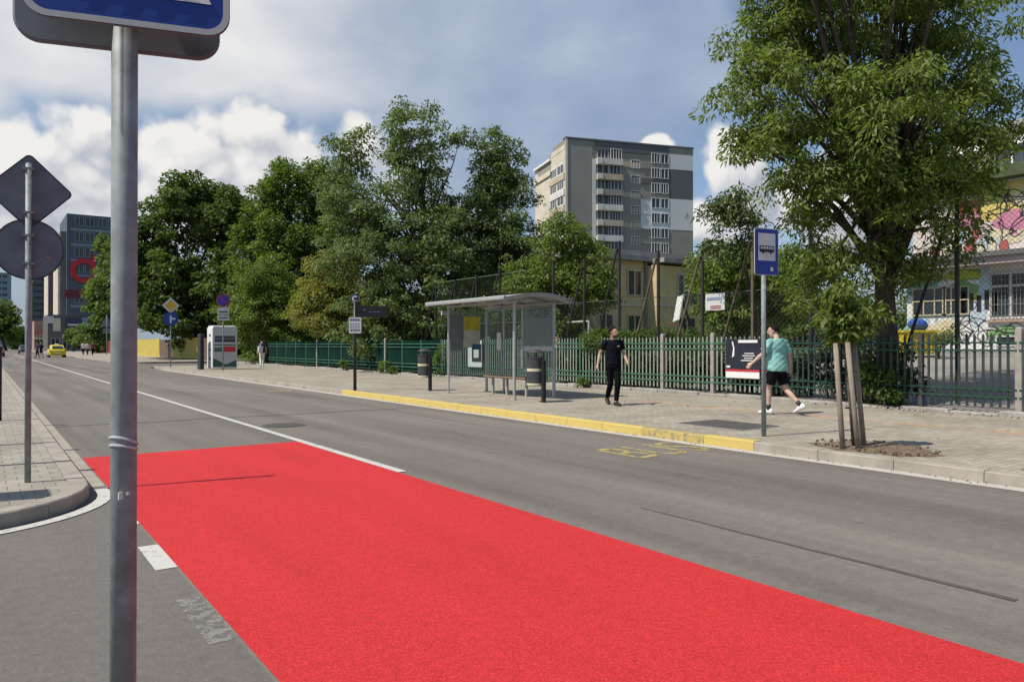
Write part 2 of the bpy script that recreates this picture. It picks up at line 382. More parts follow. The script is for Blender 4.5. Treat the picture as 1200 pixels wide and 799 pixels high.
def slab(outline,z0,z1,mb): # outline ccw
    n=len(outline); mb.add([(x,y,z0) for x,y in outline]+[(x,y,z1) for x,y in outline],[tuple(range(n,2*n))]+[(k,(k+1)%n,n+(k+1)%n,n+k) for k in range(n)])
def kerbline(path,w,h,mb,stone=1.0,gap=.008,ch=.012,z0=-.02):
    """kerb stones along a polyline; path = road-side face, stones lie to the left of it"""
    P=[Vector((*p,0)) for p in path]; seg=[(b-a).length for a,b in zip(P[:-1],P[1:])]; tot=sum(seg)
    def ev(s):
        for a,b,l in zip(P[:-1],P[1:],seg):
            if s<=l: d=(b-a)/l; return a+d*s,d
            s-=l
        d=(P[-1]-P[-2]).normalized(); return P[-1],d
    n=max(1,round(tot/stone)); L_=tot/n
    for i in range(n):
        rj=random.uniform(-.003,.003); sub=max(1,int(L_/.25)) if len(P)>2 else 1; ri=[]
        for j in range(sub+1):
            q,d=ev(min(tot-1e-4,i*L_+gap/2+(L_-gap)*j/sub)); nrm=Vector((-d.y,d.x,0)); hh=h+rj
            ri.append([q+Vector((0,0,z0)),q+nrm*.006+Vector((0,0,hh-ch)),q+nrm*(.006+ch)+Vector((0,0,hh)),q+nrm*w+Vector((0,0,hh)),q+nrm*w+Vector((0,0,z0))])
        mb.loft(ri)
# far pavement (kerb face at X = 8.9); two blocks, side street between them
def arc(cx,cy,r,a0,a1,n=8): return [(cx+r*math.cos(R(a0+(a1-a0)*k/n)),cy+r*math.sin(R(a0+(a1-a0)*k/n))) for k in range(n+1)]
out=[(9.08,-40)]+[(16.0,-40),(16.0,53.8)]+arc(11.1,51.8,2.02,90,180)
p=MB(); slab(out,-.05,PV,p); struct('pavement',p,PAVE)
out=[(9.08,70)]+arc(11.1,68.2,2.0,180,270)+[(24,66.2),(24,320),(9.08,320)]
p=MB(); slab(out,-.05,PV,p); struct('pavement',p,PAVE)
k=MB(); kerbline([(8.9,6.7),(8.9,-40)],.178,PV+.012,k); struct('kerb',k,KERB)
k=MB(); kerbline([(8.9,21.6),(8.9,8.9)],.178,PV+.016,k); kerbline([(8.9,7.6),(8.9,6.7)],.178,PV+.016,k); struct('yellow_kerb',k,KERB_Y)
k=MB(); kerbline([(8.9,8.9),(8.9,7.6)],.178,PV+.014,k); struct('worn_yellow_kerb',k,KERB_YW)
k=MB(); kerbline([(8.9,51.8),(8.9,21.6)],.178,PV+.012,k); kerbline(list(reversed([(8.9,51.8)]+arc(11.1,51.8,2.2,180,90)))[0:],.178,PV+.012,k)
kerbline([(8.9,180),(8.9,70)],.178,PV+.012,k,2.0); struct('kerb',k,KERB)
# near left pavement with the rounded corner
cx,cy,rr=-.5,8.63,1.38
face=[(-40,7.6),(-6,7.26)]+arc(cx,cy,rr,-92,0,12)+[(.88,160)]
inner=[(-40,7.78),(-6,7.44)]+arc(cx,cy,rr-.18,-92,0,12)+[(.70,160)]
p=MB(); slab(inner+[(-40,160)],-.05,PV,p); struct('near_pavement',p,PAVE_L)
k=MB(); kerbline(face,.178,PV+.008,k,.9); struct('near_kerb',k,KERB)
lm=MB(); oa=arc(cx,cy,rr+.20,-92,8,14); ob=arc(cx,cy,rr+.07,-92,8,14)
a=[(-40,7.40),(-6,7.06)]+oa; b=[(-40,7.52),(-6,7.19)]+ob
for i in range(len(a)-1): lm.quad((*a[i],2*Z),(*a[i+1],2*Z),(*b[i+1],2*Z),(*b[i],2*Z))
struct('corner_marking',lm,WHITE_LINE)
# yard behind the fence, rising to the buildings
yd=MB(); prof=[(16.42,.16),(20,.38),(28,.95),(36,1.3),(48,1.35),(140,1.4)]
for (x0,z0),(x1,z1) in zip(prof[:-1],prof[1:]): yd.quad((x0,-40,z0),(x1,-40,z1),(x1,17.0,z1),(x0,17.0,z0))
struct('school_yard',yd,A_YARD)
yd=MB()
for (x0,z0),(x1,z1) in zip(prof[:-1],prof[1:]): yd.quad((x0,17.0,z0-.01),(x1,17.0,z1-.01),(x1,80,z1-.01),(x0,80,z0-.01))
struct('grass_ground',yd,GRASSY)
# fence footing (rough concrete plinth)
pl=MB(); y=-12.0
while y<62:
    l=random.uniform(.7,1.3); h=random.uniform(.05,.11)
    pl.bx(16.0+random.uniform(-.02,.03),16.41,y,y+l-.01,0,PV+h); y+=l
tag(pl.build('fence_plinth',CONC,bevel=.02),'rough low concrete plinth under the green fence along the pavement','plinth')
# rubble by the plinth (right)
rb=MB()
for i in range(150):
    yy=random.uniform(3.0,10.5); xx=15.95-abs(random.gauss(0,.09)); r=random.uniform(.015,.05)
    rb.ell((xx,yy,PV+r*.5),(r,r*random.uniform(.6,1),r*.7),n=5,m=3,M=Matrix.Rotation(random.random()*6,3,'Z'))
tag(rb.build('rubble',CONC),kind='stuff')
# soil bed of the sapling
so=MB(); n=26; cen=(9.72,5.4,PV+.03); ring=[]
for k in range(n):
    a=2*math.pi*k/n; r=1+.08*math.sin(3*a+1)+.07*math.sin(7*a)+.05*math.sin(13*a+2)
    ring.append((cen[0]+.55*r*math.cos(a),cen[1]+.80*r*math.sin(a),PV+.004))
mid=[(cen[0]+(q[0]-cen[0])*.6,cen[1]+(q[1]-cen[1])*.6,PV+.02+random.uniform(0,.035)) for q in ring]
so.add(ring+mid+[cen],[(i,(i+1)%n,n+(i+1)%n,n+i) for i in range(n)]+[(n+i,n+(i+1)%n,2*n) for i in range(n)])
for i in range(150):
    a=random.random()*6.28; q=math.sqrt(random.random()); r=random.uniform(.008,.032)
    so.ell((cen[0]+.58*q*math.cos(a),cen[1]+.86*q*math.sin(a),PV+.02+r*.4),(r,r*.8,r*.6),n=5,m=3)
struct('soil_patch',so,SOIL)
# covers
uc=thing('utility_cover','dark rectangular utility cover set in the far pavement beside the bus stop pole','utility cover',(10.5,8.44,PV))
m_=MB(); m_.bx(9.95,11.05,7.73,9.15,PV+.003,PV+.008); m_.build('cover_frame',CONC,uc)
m_=MB()
for i in range(2):
    m_.bx(9.99+.515*i,9.99+.515*i+.505,7.77,9.11,PV+.009,PV+.014)
m_.build('cover_plate',mat('cover_iron',(.075,.07,.068),.75,0,.3,5),uc)
mh=thing('manhole_cover','round iron manhole cover in the far lane beside the white centre line','manhole cover',(4.6,13.9,.002))
m_=MB(); m_.prism(circ(.40,28),(4.6,13.9,.003),(1,0,0),(0,1,0),.004); m_.build('cover_frame',SEAL,mh)
m_=MB(); m_.prism(circ(.32,28),(4.6,13.9,.0075),(1,0,0),(0,1,0),.003); m_.build('cover_plate',mat('iron',(.09,.085,.08),.6,.3,.3,20),mh)
# ------------------------------------------------------------------ street furniture
def pole(mb,x,y,z0,z1,r,n=14,r1=None): mb.path([(x,y,z0),(x,y,z1)],[r,r1 or r],n)
ang=math.atan2(-.149,.507)
# foreground crossing sign: two plates back to back on a grey pole
p0=at(145.3,1.89); fs=thing('road_sign','blue crossing sign on the tall grey pole closest to the camera','road sign',(p0.x,p0.y,0))
m_=MB(); pole(m_,p0.x,p0.y,0,3.12,.0302,28); m_.build('pole',GALV,fs,smooth=True)
ex=Vector((math.cos(ang),math.sin(ang),0)); ny=Vector((-ex.y,ex.x,0)); ez=Vector((0,0,1))
zb=2.278; w=.46; h=.60
c=Vector((p0.x,p0.y,zb+h/2))-ny*.062+ex*.02
m_=MB(); m_.prism(rrect(w,h,.055,8),c-ny*.004,ex,ez,-.008); pf=m_.build('sign_plate',GALV_B,fs)
def ringmesh(mb,outer,inner,o,ex,ey,off):
    n=len(outer); nz=ex.cross(ey); vs=[o+ex*a+ey*b+nz*off for a,b in outer]+[o+ex*a+ey*b+nz*off for a,b in inner]
    mb.add(vs,[(i,(i+1)%n,n+(i+1)%n,n+i) for i in range(n)])
m_=MB(); ringmesh(m_,rrect(w-.002,h-.002,.054,8),rrect(w-.032,h-.032,.042,8),c,ex,ez,.008); m_.build('white_border',BORDER,pf)
m_=MB(); q=[c+ex*a+ez*b-ny*.0065*1 for a,b in rrect(w-.032,h-.032,.042,8)]; m_.add(q,[tuple(range(len(q)))]); m_.build('blue_face',BLUE,pf)
# white triangle with walking figure and stripes
tri=[(-.187,-.222),(.187,-.222),(0,.13)]
m_=MB(); q=[c+ex*a+ez*b-ny*.0095 for a,b in tri]; m_.add(q,[(0,1,2)]); m_.build('white_triangle',WHITE,pf)
m_=MB()
def flat(mb,pts,off): q=[c+ex*a+ez*b-ny*off for a,b in pts]; mb.add(q,[tuple(range(len(q)))])
for i in range(4):
    x0=-.14+.075*i; flat(m_,[(x0,-.215),(x0+.045,-.215),(x0+.055,-.185),(x0+.015,-.185)],.0125)
flat(m_,circ(.024,14,.0,.075),.0125); flat(m_,[(-.03,.05),(.03,.05),(.035,-.05),(-.03,-.05)],.0125)
flat(m_,[(.0,-.05),(.035,-.05),(.085,-.165),(.05,-.17)],.0125); flat(m_,[(-.03,-.05),(.005,-.05),(-.05,-.168),(-.085,-.168)],.0125)
m_.build('walking_figure',BLACK,pf)
c2=Vector((p0.x,p0.y,zb-.012+h/2))+ny*.07-ex*.022
m_=MB(); m_.prism(rrect(.484,h,.06,8),c2,ex,ez,-.022); m_.build('rear_plate',GALV_B,fs,bevel=.006)
for zz_ in(zb+.08,zb+.48):
    m_=MB(); m_.path([(p0.x+.036*math.cos(a),p0.y+.036*math.sin(a),zz_) for a in[2*math.pi*i/16 for i in range(17)]],.008,6)
    m_.box((p0.x,p0.y,zz_),(.4,.05,.03),ang); m_.build('bracket',GALV,fs)
zt=zof(524,1.89)
m_=MB()
for dz,tl in((0.,.018),(.016,.026)):
    m_.path([(p0.x+.0312*math.cos(a),p0.y+.0312*math.sin(a),zt+dz+tl*math.cos(a+2.5)*.5) for a in[2*math.pi*i/20 for i in range(21)]],.0035,6)
m_.build('tape',mat('clear_tape',(.5,.51,.52),.25,0,.1,30),fs)
m_=MB(); m_.box((p0.x-.010,p0.y-.029,zof(578,1.89)),(.012,.004,.018),.3); m_.box((p0.x+.006,p0.y-.031,zof(576,1.89)),(.007,.004,.007),.2); m_.build('sticker_scrap',CLOTH_W,fs)

# left post seen from behind: diamond above disc
p0=G(33,565,PV); D=depth(p0); px=D/FPX
ls=thing('road_sign','grey back of a diamond sign above a round disc on a thin pole','road sign',(p0.x,p0.y,PV))
ztop=zof(192,D)
m_=MB(); pole(m_,p0.x,p0.y,PV,ztop,.0285,16); m_.path([(p0.x,p0.y,ztop),(p0.x,p0.y,ztop+.012)],[.0285,.012],16); m_.build('pole',GALV,ls,smooth=True)
ay=R(8); ex=Vector((math.cos(ay),-math.sin(ay),0)); ny=Vector((math.sin(ay),math.cos(ay),0))
zc=zof(223.5,D); hd=40.5*px/abs(ex.x*CS-ex.y*SN)
rot=[((a-b)*.70711,(a+b)*.70711) for a,b in rrect(hd*1.414,hd*1.414,.05,5)]
cc=Vector((p0.x,p0.y,zc))+ny*.05
m_=MB(); m_.prism(rot,cc,ex,ez,-.006); d_=m_.build('diamond_plate',GALV_B,ls)
m_=MB(); ringmesh(m_,rot,[(a*.95,b*.95) for a,b in rot],cc-ny*.0035,ex,ez,0); m_.build('plate_rim',DGREY,d_)
rd_=33*px/.92; zc2=zof(291.5,D); cc2=Vector((p0.x,p0.y,zc2))+ny*.05
m_=MB(); m_.prism(circ(rd_,40),cc2,ex,ez,-.006); d2=m_.build('disc_plate',GALV_B,ls)
m_=MB(); ringmesh(m_,circ(rd_,40),circ(rd_*.95,40),cc2-ny*.0035,ex,ez,0); m_.build('plate_rim',DGREY,d2)
rs=random.Random(4); RES=mat('sticker_residue',(.27,.20,.19),.8,var=.3,sc=30)
for par_p,cz,nn in((cc,0,7),(cc2,0,8)):
    for _ in range(nn):
        a0=rs.uniform(-.16,.2); b0=rs.uniform(-.2,-.04); w_=rs.uniform(.015,.05); h_=rs.uniform(.008,.02); q=[par_p-ny*.0042+ex*(a0+s*w_+rs.uniform(-.006,.006))+ez*(b0+t*h_+rs.uniform(-.005,.005)) for s,t in((0,0),(1,-.2),(1.2,.6),(.6,1),(-.1,.8))]; m_=MB(); m_.add(q,[tuple(range(5))]); m_.build('sticker_residue',RES,d_ if par_p is cc else d2)
for z_ in(zc+.22,zc-.22,zc2+.13,zc2-.15):
    m_=MB(); m_.box((p0.x,p0.y-.0,z_),(.10,.075,.022),-ay); m_.build('clamp',GALV,ls)
# dark lamp post at the left picture edge and the bollards along the near kerb
# unseen pole panel further left, added to cast a shadow across the near pavement
bs_=[]
for i,(u,v) in enumerate(((-1.5,493),(-12,522),(-14,546))):
    q=G(u,v,PV); m_=MB(); pole(m_,q.x,q.y,PV,PV+1.3,.05,12); m_.ell((q.x,q.y,PV+1.3),(.065,.065,.06),n=12,m=6)
    tag(m_.build('bollard',BLACK,smooth=True),('black bollard at the left picture edge on the near pavement','black bollard just outside the left edge, middle of the three','black bollard outside the left edge, nearest to the camera')[i],'bollard',group='bollards on the near pavement')
q=G(-265,602,PV); t_=thing('road_sign','narrow pole panel added out of view at the left to shadow the near pavement','road sign',q)  # added panel, sized and placed for the shadow it throws
m_=MB(); pole(m_,q.x,q.y,PV,2.8,.03,12); m_.build('pole',GALV,t_); m_=MB(); m_.bx(q.x+.03,q.x+.06,q.y-.24,q.y+.24,1.3,2.75); m_.build('sign_plate',GALV_B,t_)

# ---- bus stop sign
p0=G(895,511,PV); D=depth(p0)
bs=thing('bus_stop_sign','blue bus stop sign with a bus pictogram on a grey pole at the kerb','bus stop sign',(p0.x,p0.y,PV))
m_=MB(); pole(m_,p0.x,p0.y,PV,zof(272,D),.036,18); m_.build('pole',GALV,bs,smooth=True)
ay=R(12); ex=Vector((math.cos(ay),-math.sin(ay),0)); ny=Vector((math.sin(ay),math.cos(ay),0))
f=abs(ex.x*CS-ex.y*SN); w=33*D/FPX/f*.985; zt,zb=zof(268.5,D),zof(323,D); h=zt-zb
c=Vector((p0.x,p0.y,(zt+zb)/2))-ny*.06
m_=MB(); m_.prism(rrect(w,h,.03),c-ny*.004,ex,ez,-.014); pf=m_.build('sign_plate',BORDER,bs)
def flat2(mb,pts,off): q=[c+ex*a+ez*b-ny*off for a,b in pts]; mb.add(q,[tuple(range(len(q)))])
m_=MB(); flat2(m_,rrect(w-.022,h-.022,.025),.0065); m_.build('blue_face',BLUE_D,pf)
ww=w*.72; hh=h*.585; oy=h*.105
m_=MB(); flat2(m_,[(a,b+oy) for a,b in rrect(ww,hh,.006,2)],.0095); m_.build('white_panel',WHITE_G,pf)
m_=MB(); bw=ww*.86; by=oy-.03
flat2(m_,[(a,b+by) for a,b in rrect(bw,.095,.012,2)],.0125)
for k_ in(-.27,.27): flat2(m_,circ(.026,14,k_*bw,by-.045),.0125)
m_.build('bus_pictogram',BLACK,pf)
m_=MB()
for i in range(5): flat2(m_,[(a-bw*.36+bw*.18*i,b+by+.014) for a,b in rrect(bw*.13,.036,.004,1)],.015)
m_.build('bus_windows',WHITE_G,pf)
m_=MB(); flat2(m_,circ(.03,14,w*.2,-h*.36),.0125); flat2(m_,[(w*.2-.03,-h*.36-.035),(w*.2+.02,-h*.36-.04),(w*.2+.028,-h*.36+.02),(w*.2-.02,-h*.36+.028)],.014); m_.build('stop_emblem',WHITE_G,pf)
for z_ in(zt-.12,zb+.12): m_=MB(); m_.box((p0.x,p0.y,z_),(.12,.12,.03),-ay); m_.build('clamp',GALV,bs)

# ---- information post with ring emblem, arm board and timetable
p0=G(416,458,PV); D=depth(p0); px=D/FPX
ip=thing('information_post','black stop post with a round C emblem, dark name board and white timetable','information post',(p0.x,p0.y,PV))
m_=MB(); pole(m_,p0.x,p0.y,PV,zof(352,D),.05,14,.045); m_.build('pole',BLACK,ip,smooth=True)
exd=Vector((CS,-SN,0)); ndir=Vector((SN,CS,0))
ay=R(20); ex=Vector((math.cos(ay),-math.sin(ay),0)); ny=Vector((math.sin(ay),math.cos(ay),0))
zc=zof(350,D); r_=5.2*px
m_=MB(); o=Vector((p0.x,p0.y,zc)); m_.prism(circ(r_,28),o-ny*.02,ex,ez,-.05); rg=m_.build('emblem_disc',NAVY,ip)
m_=MB(); 
a_o=[(r_*.66*math.cos(R(a)),r_*.66*math.sin(R(a))) for a in range(45,316,15)]; a_i=[(r_*.36*math.cos(R(a)),r_*.36*math.sin(R(a))) for a in range(45,316,15)]
for i in range(len(a_o)-1): q=[o+ex*a+ez*b-ny*.024 for a,b in(a_o[i],a_o[i+1],a_i[i+1],a_i[i])]; m_.add(q,[(0,1,2,3)])
m_.build('letter_c',WHITE,rg)
m_=MB(); ringmesh(m_,circ(r_,28),circ(r_*.87,28),o-ny*.022,ex,ez,0); m_.build('emblem_ring',mat('emblem_blue',(.08,.2,.4),.4),rg)
z0,z1=zof(371.5,D),zof(358,D); x1=36*px/abs(ex.x*CS-ex.y*SN)
m_=MB(); o=Vector((p0.x,p0.y,(z0+z1)/2)); m_.prism([(.0,-(z1-z0)/2),(x1,-(z1-z0)/2),(x1,(z1-z0)/2),(.0,(z1-z0)/2)],o-ny*.03,ex,ez,-.06); ab=m_.build('name_board',BLACK,ip)
m_=MB()
for a,b,wd,hg in((.25,.02,.055,.05),(.40,-.02,.09,.02),(.52,-.02,.10,.02),(.64,-.02,.09,.02)): q=[o+ex*(a+s)+ez*(b+t)-ny*.033 for s,t in((0,0),(wd,0),(wd,hg),(0,hg))]; m_.add(q,[(0,1,2,3)])
m_.build('board_lettering',mat('board_text',(.2,.2,.21),.6),ab)
z0,z1=zof(390.5,D),zof(372,D); wd=13.5*px/abs(ex.x*CS-ex.y*SN); o=Vector((p0.x,p0.y,(z0+z1)/2))-ny*.06
m_=MB(); m_.prism(rrect(wd,z1-z0,.02,3),o,ex,ez,-.02); tt=m_.build('timetable',WHITE,ip)
m_=MB()
for i,(b,hg,fr) in enumerate(((.13,.07,.8),(.03,.03,.7),(-.03,.02,.8),(-.08,.02,.75),(-.17,.05,.85))):
    nseg=4
    for j in range(nseg):
        a0=-wd*.42+j*wd*.84/nseg; q=[o+ex*(a0+s)+ez*(b+t)-ny*.004 for s,t in((0,0),(wd*.84/nseg*fr,0),(wd*.84/nseg*fr,hg),(0,hg))]; m_.add(q,[(0,1,2,3)])
m_.build('timetable_print',mat('print_grey',(.12,.13,.2),.6),tt)

# ---- distant small signs
def small_sign(u,vb,parts,label,r=.035,top=None,pm=None):
    p0=G(u,vb,PV); D=depth(p0); px=D/FPX; t=thing('road_sign',label,'road sign',(p0.x,p0.y,PV))
    m_=MB(); pole(m_,p0.x,p0.y,PV,zof(top,D),r,10); m_.build('pole',pm or GALV,t,smooth=True)
    ay=R(10); ex=Vector((math.cos(ay),-math.sin(ay),0)); ny=Vector((math.sin(ay),math.cos(ay),0))
    for nm,outl,v,mt,off,par in parts:
        o=Vector((p0.x,p0.y,zof(v,D)))-ny*(.04+off); m_=MB(); m_.prism([(a*px,b*px) for a,b in outl],o,ex,ez,-.012)
        q=m_.build(nm,mt,t if par is None else par_); 
        if par is None: par_=q
    return t
dia=lambda s:[(s,0),(0,s),(-s,0),(0,-s)]
YS=mat('sign_yellow',(.62,.36,.04),.45)
small_sign(200,430,[('priority_plate',dia(9.4),358,WHITE_G,0,None),('yellow_diamond',dia(6.6),358,YS,.013,1),('round_plate',circ(8.2,20),373.5,BLUE,0,None),
  ('arrow',[(-1,-5),(1,-5),(1,-1),(5,-1),(5,1),(1,1),(1,4),(-1,4)],373.5,WHITE_G,.013,1)],'yellow priority diamond above a round blue arrow sign by the yellow fence',top=350)
ny_=[(6.3*math.cos(a),6.3*math.sin(a)) for a in[2*math.pi*i/20 for i in range(20)]]
small_sign(261.5,434,[('round_plate',circ(7.6,22),352,mat('sign_red',(.35,.03,.06),.45),0,None),('blue_disc',ny_,352,mat('sign_violet',(.045,.03,.34),.45),.013,1),
  ('slash',[(-4.8,3.6),(-3.6,4.8),(4.8,-3.6),(3.6,-4.8)],352,mat('sign_red2',(.35,.03,.06),.45),.026,1),
  ('text_plate',[(-6.5,-4),(6.5,-4),(6.5,4),(-6.5,4)],364.5,WHITE_G,0,None),('print',[(-5,-1),(5,-1),(5,1),(-5,1)],365.5,mat('print_dark',(.12,.12,.13),.6),.013,1),('text_plate',[(-6.5,-3),(6.5,-3),(6.5,3),(-6.5,3)],372.5,WHITE_G,0,None),('print',[(-5,-.8),(5,-.8),(5,.8),(-5,.8)],372.5,mat('print_dark2',(.12,.12,.13),.6),.013,1)],
  'round no stopping sign with two white plates on a pole in front of the container',top=345)
small_sign(125,416,[('triangle_plate',[(-7,-6),(7,-6),(0,8)],377,GALV_B,0,None),('plate',[(-4,-3),(4,-3),(4,3),(-4,3)],388,GALV_B,0,None)],'small triangular sign on a pole far down the pavement left of the near pole',top=369,r=.05)

# ---- clothing container
cb=thing('donation_container','tall white and grey donation container with red and green print on the far pavement','container',(11.3,44.3,PV))
o=onX(248.5,10.5); Y0=G(248.5,433,PV).y
x0=G(248.5,433,PV).x; D=depth((x0,Y0)); t_=(278-UC)/FPX
x1=Y0*(SN+t_*CS)/(CS-t_*SN); z1=zof(381,D); dp=1.15
m_=MB(); m_.bx(x0,x1,Y0,Y0+dp,PV+.06,z1-.12); m_.bx(x0+.06,x1-.06,Y0+.06,Y0+dp,z1-.12,z1-.02); m_.build('body',[mat('container_white',(.74,.74,.74),.5,var=.08,sc=1)],cb,bevel=.03)
H=z1-PV; W=x1-x0
def pan(nm,a0,a1,b0,b1,mt,off=.006): m_=MB(); m_.bx(x0+W*a0,x0+W*a1,Y0-off,Y0-off+.004,PV+H*b0,PV+H*b1); return m_.build(nm,mt,cb)
pan('front_panel',.04,.96,.05,.96,mat('container_grey',(.48,.50,.51),.5,var=.08,sc=1),.008)
pan('slot_rim',.1,.92,.70,.76,mat('container_dark',(.06,.065,.07),.5),.014); pan('chute',.1,.92,.62,.69,DGREY,.014); pan('chute',.06,.94,.545,.565,BLACK,.014)
pan('red_print',.45,.93,.40,.52,REDP,.014); pan('green_print',.08,.4,.40,.50,mat('print_green',(.06,.14,.09),.5),.014)
m_=MB(); m_.prism([(0,0),(W*.92,0),(W*.92,H*.15),(W*.5,H*.05),(W*.25,H*.13),(0,H*.19)],(x0+W*.04,Y0-.014,PV+H*.06),(1,0,0),(0,0,1),.004); m_.build('green_mountain_print',mat('print_green2',(.03,.10,.06),.5),cb)
m_=MB()
for i,zz_ in enumerate((.75,.58,.42,.22)): m_.bx(x0-.012,x0-.006,Y0+.3,Y0+.62,PV+H*zz_,PV+H*(zz_+.05))
m_.build('side_print',DGREY,cb)
m_=MB(); m_.bx(x0-.55,x0-.35,Y0+.3,Y0+1.0,PV,PV+2.0); tag(m_.build('service_cabinet',BLACK,bevel=.02),'narrow black cabinet tucked against the left side of the white container','cabinet')

# ---- litter bins on posts
def litter_bin(label):
    t=thing('litter_bin',label,'litter bin',(0,0,0),group='litter bins at the bus stop')
    m_=MB(); m_.bx(-.045,.045,-.045,.045,0,1.08); m_.build('post',BLACK,t,local=True,bevel=.008)
    ccx,ccy=-.03,.28
    prof=[(.17,.42),(.195,.43),(.205,.47),(.205,1.12),(.215,1.125),(.215,1.16),(.19,1.165)]
    m_=MB(); m_.loft([[Vector((ccx+r*math.cos(2*math.pi*k/24),ccy+r*math.sin(2*math.pi*k/24),z)) for k in range(24)] for r,z in prof]); m_.build('drum',DGREY,t,local=True,smooth=False)
    for z0,z1 in((.44,.49),(.80,.87)):
        m_=MB(); m_.loft([[Vector((ccx+.209*math.cos(2*math.pi*k/24),ccy+.209*math.sin(2*math.pi*k/24),z)) for k in range(24)] for z in(z0,z1)])
        m_.build('band',BAND,t,local=True)
    m_=MB(); m_.loft([[Vector((ccx+r*math.cos(2*math.pi*k/24),ccy+r*math.sin(2*math.pi*k/24),z)) for k in range(24)] for r,z in((.2,1.27),(.215,1.28),(.15,1.34),(.05,1.36))])
    for k in range(4):
        a=math.pi/4+k*math.pi/2; m_.path([(ccx+.19*math.cos(a),ccy+.19*math.sin(a),1.15),(ccx+.19*math.cos(a),ccy+.19*math.sin(a),1.29)],.02,6)
    m_.build('hood',DGREY,t,local=True); return t
b1=litter_bin('black banded litter bin on a short post in front of the shelter right end')
q=G(637,471.6,PV); b1.location=q; b1.scale=(1,1,.93)
q=G(504,458,PV); copy_tree(b1,q,label='black banded litter bin on a short post left of the shelter')

# ---- bus shelter
sh=thing('bus_shelter','glass bus shelter with a curved grey roof and a bench','bus shelter',(11.55,17,PV))
FX,BX,YA,YB=10.9,12.2,15.35,18.6; ZR=2.52
for x,y,r in((FX,YA,.038),(FX,YB,.032),(BX,YA+.05,.045),(BX,YB,.04),(BX,17.7,.03),(BX,16.6,.03)):
    m_=MB(); pole(m_,x,y,PV,ZR+.08,r,12); m_.path([(x,y,PV),(x,y,PV+.02)],[r*2,r*2],12); m_.build('post',STEEL,sh,smooth=False)
n=14
def prof(x): 
    s=(x-10.38)/(12.42-10.38); return 2.66+.20*math.sin(math.pi*min(1,max(0,s)))**.8*(.55+.45*s) -.0*s
rings=[]
xs=[10.38+2.04*i/n for i in range(n+1)]
m_=MB(); ring0=[(x,prof(x)) for x in xs]+[(x,prof(x)-.035) for x in reversed(xs)]
m_.prism(ring0,(0,15.0,0),(1,0,0),(0,0,1),-3.95); rf=m_.build('roof',ROOFG,sh)
m_=MB(); m_.bx(10.32,10.42,15.0,18.95,2.60,2.705); m_.build('front_fascia',STEEL,rf,bevel=.02)
m_=MB(); m_.bx(12.38,12.46,15.0,18.95,2.60,2.69); m_.build('rear_fascia',STEEL,rf)
for y in(15.06,15.95,17.0,18.0,18.88):
    m_=MB()
    m_.loft([[Vector((x,y-.025,prof(x)-.037)),Vector((x,y+.025,prof(x)-.037)),Vector((x,y+.025,min(prof(x)-.10,prof(x)-.04-.0))),Vector((x,y-.025,prof(x)-.10))] for x in xs]); m_.build('rib',STEEL,rf)
m_=MB(); m_.bx(FX-.025,FX+.025,YA-.1,YB+.1,ZR+.03,ZR+.09); m_.bx(BX-.025,BX+.025,YA,YB,ZR+.03,ZR+.09); m_.build('beam',STEEL,sh)
for y0,y1 in((15.45,16.55),(16.64,17.66),(17.75,18.55)):
    m_=MB(); m_.bx(BX-.004,BX+.004,y0,y1,PV+.45,ZR-.02); gp=m_.build('glass_panel',GLASS,sh)
    m_=MB(); m_.bx(BX-.012,BX+.012,y0,y1,ZR-.02,ZR+.01); m_.build('glass_rail',STEEL,gp); m_=MB(); m_.bx(BX-.012,BX+.012,y0,y1,PV+.43,PV+.45); m_.build('glass_rail',STEEL,gp)
m_=MB(); m_.bx(FX+.3,BX-.05,15.396,15.404,PV+.8,ZR-.02); gp=m_.build('glass_panel',GLASS,sh)
m_=MB(); m_.bx(FX+.27,FX+.3,15.385,15.415,PV+.78,ZR); m_.bx(FX+.3,BX-.05,15.387,15.413,PV+.78,PV+.80); m_.build('glass_rail',STEEL,gp)
m_=MB(); m_.bx(FX+.32,BX-.05,15.38,15.395,1.34,1.46); m_.build('glass_band',WHITE_G,gp)
m_=MB(); m_.bx(FX+.36,BX-.08,15.383,15.395,1.50,2.2); m_.build('film_panel',glassmat('film',(.7,.72,.68),.35,.2),gp)
m_=MB(); m_.bx(FX+.05,BX-.05,18.596,18.604,PV+.45,ZR-.02); gp=m_.build('glass_panel',GLASS,sh)
m_=MB(); m_.bx(FX+.05,FX+.45,18.57,18.594,1.32,2.36); m_.build('grey_poster_frame',mat('frame_grey',(.16,.18,.20),.4),gp)
m_=MB(); m_.bx(FX+.5,FX+1.05,18.57,18.59,1.42,2.32); cas=m_.build('poster',mat('poster_cream',(.50,.48,.40),.5,var=.1),gp)
m_=MB(); m_.bx(FX+.5,FX+1.05,18.562,18.567,1.92,2.32); m_.build('poster_yellow_print',mat('poster_yellow',(.50,.44,.04),.5,var=.35,sc=4),cas)
m_=MB(); m_.bx(FX+.78,FX+1.05,18.562,18.567,1.36,1.52); m_.build('blue_notice',mat('notice_blue',(.02,.12,.28),.5),cas)
m_=MB(); m_.bx(BX-.02,BX-.012,17.83,18.03,1.35,1.85); m_.build('notice',CLOTH_W,sh)
be=MB(); 
for i in range(4): be.bx(11.62+.11*i,11.71+.11*i,15.9,17.9,.60,.635)
be.build('bench_seat',BENCHW,sh); be=MB()
for y in(16.1,17.0,17.7): be.bx(11.66,12.0,y-.03,y+.03,.56,.598); be.bx(11.8,11.86,y-.03,y+.03,PV,.56)
be.build('bench_leg',STEEL,sh)
m_=MB(); m_.bx(10.9,11.5,18.98,19.03,2.36,2.48); m_.build('stop_name_panel',WHITE_G,sh)

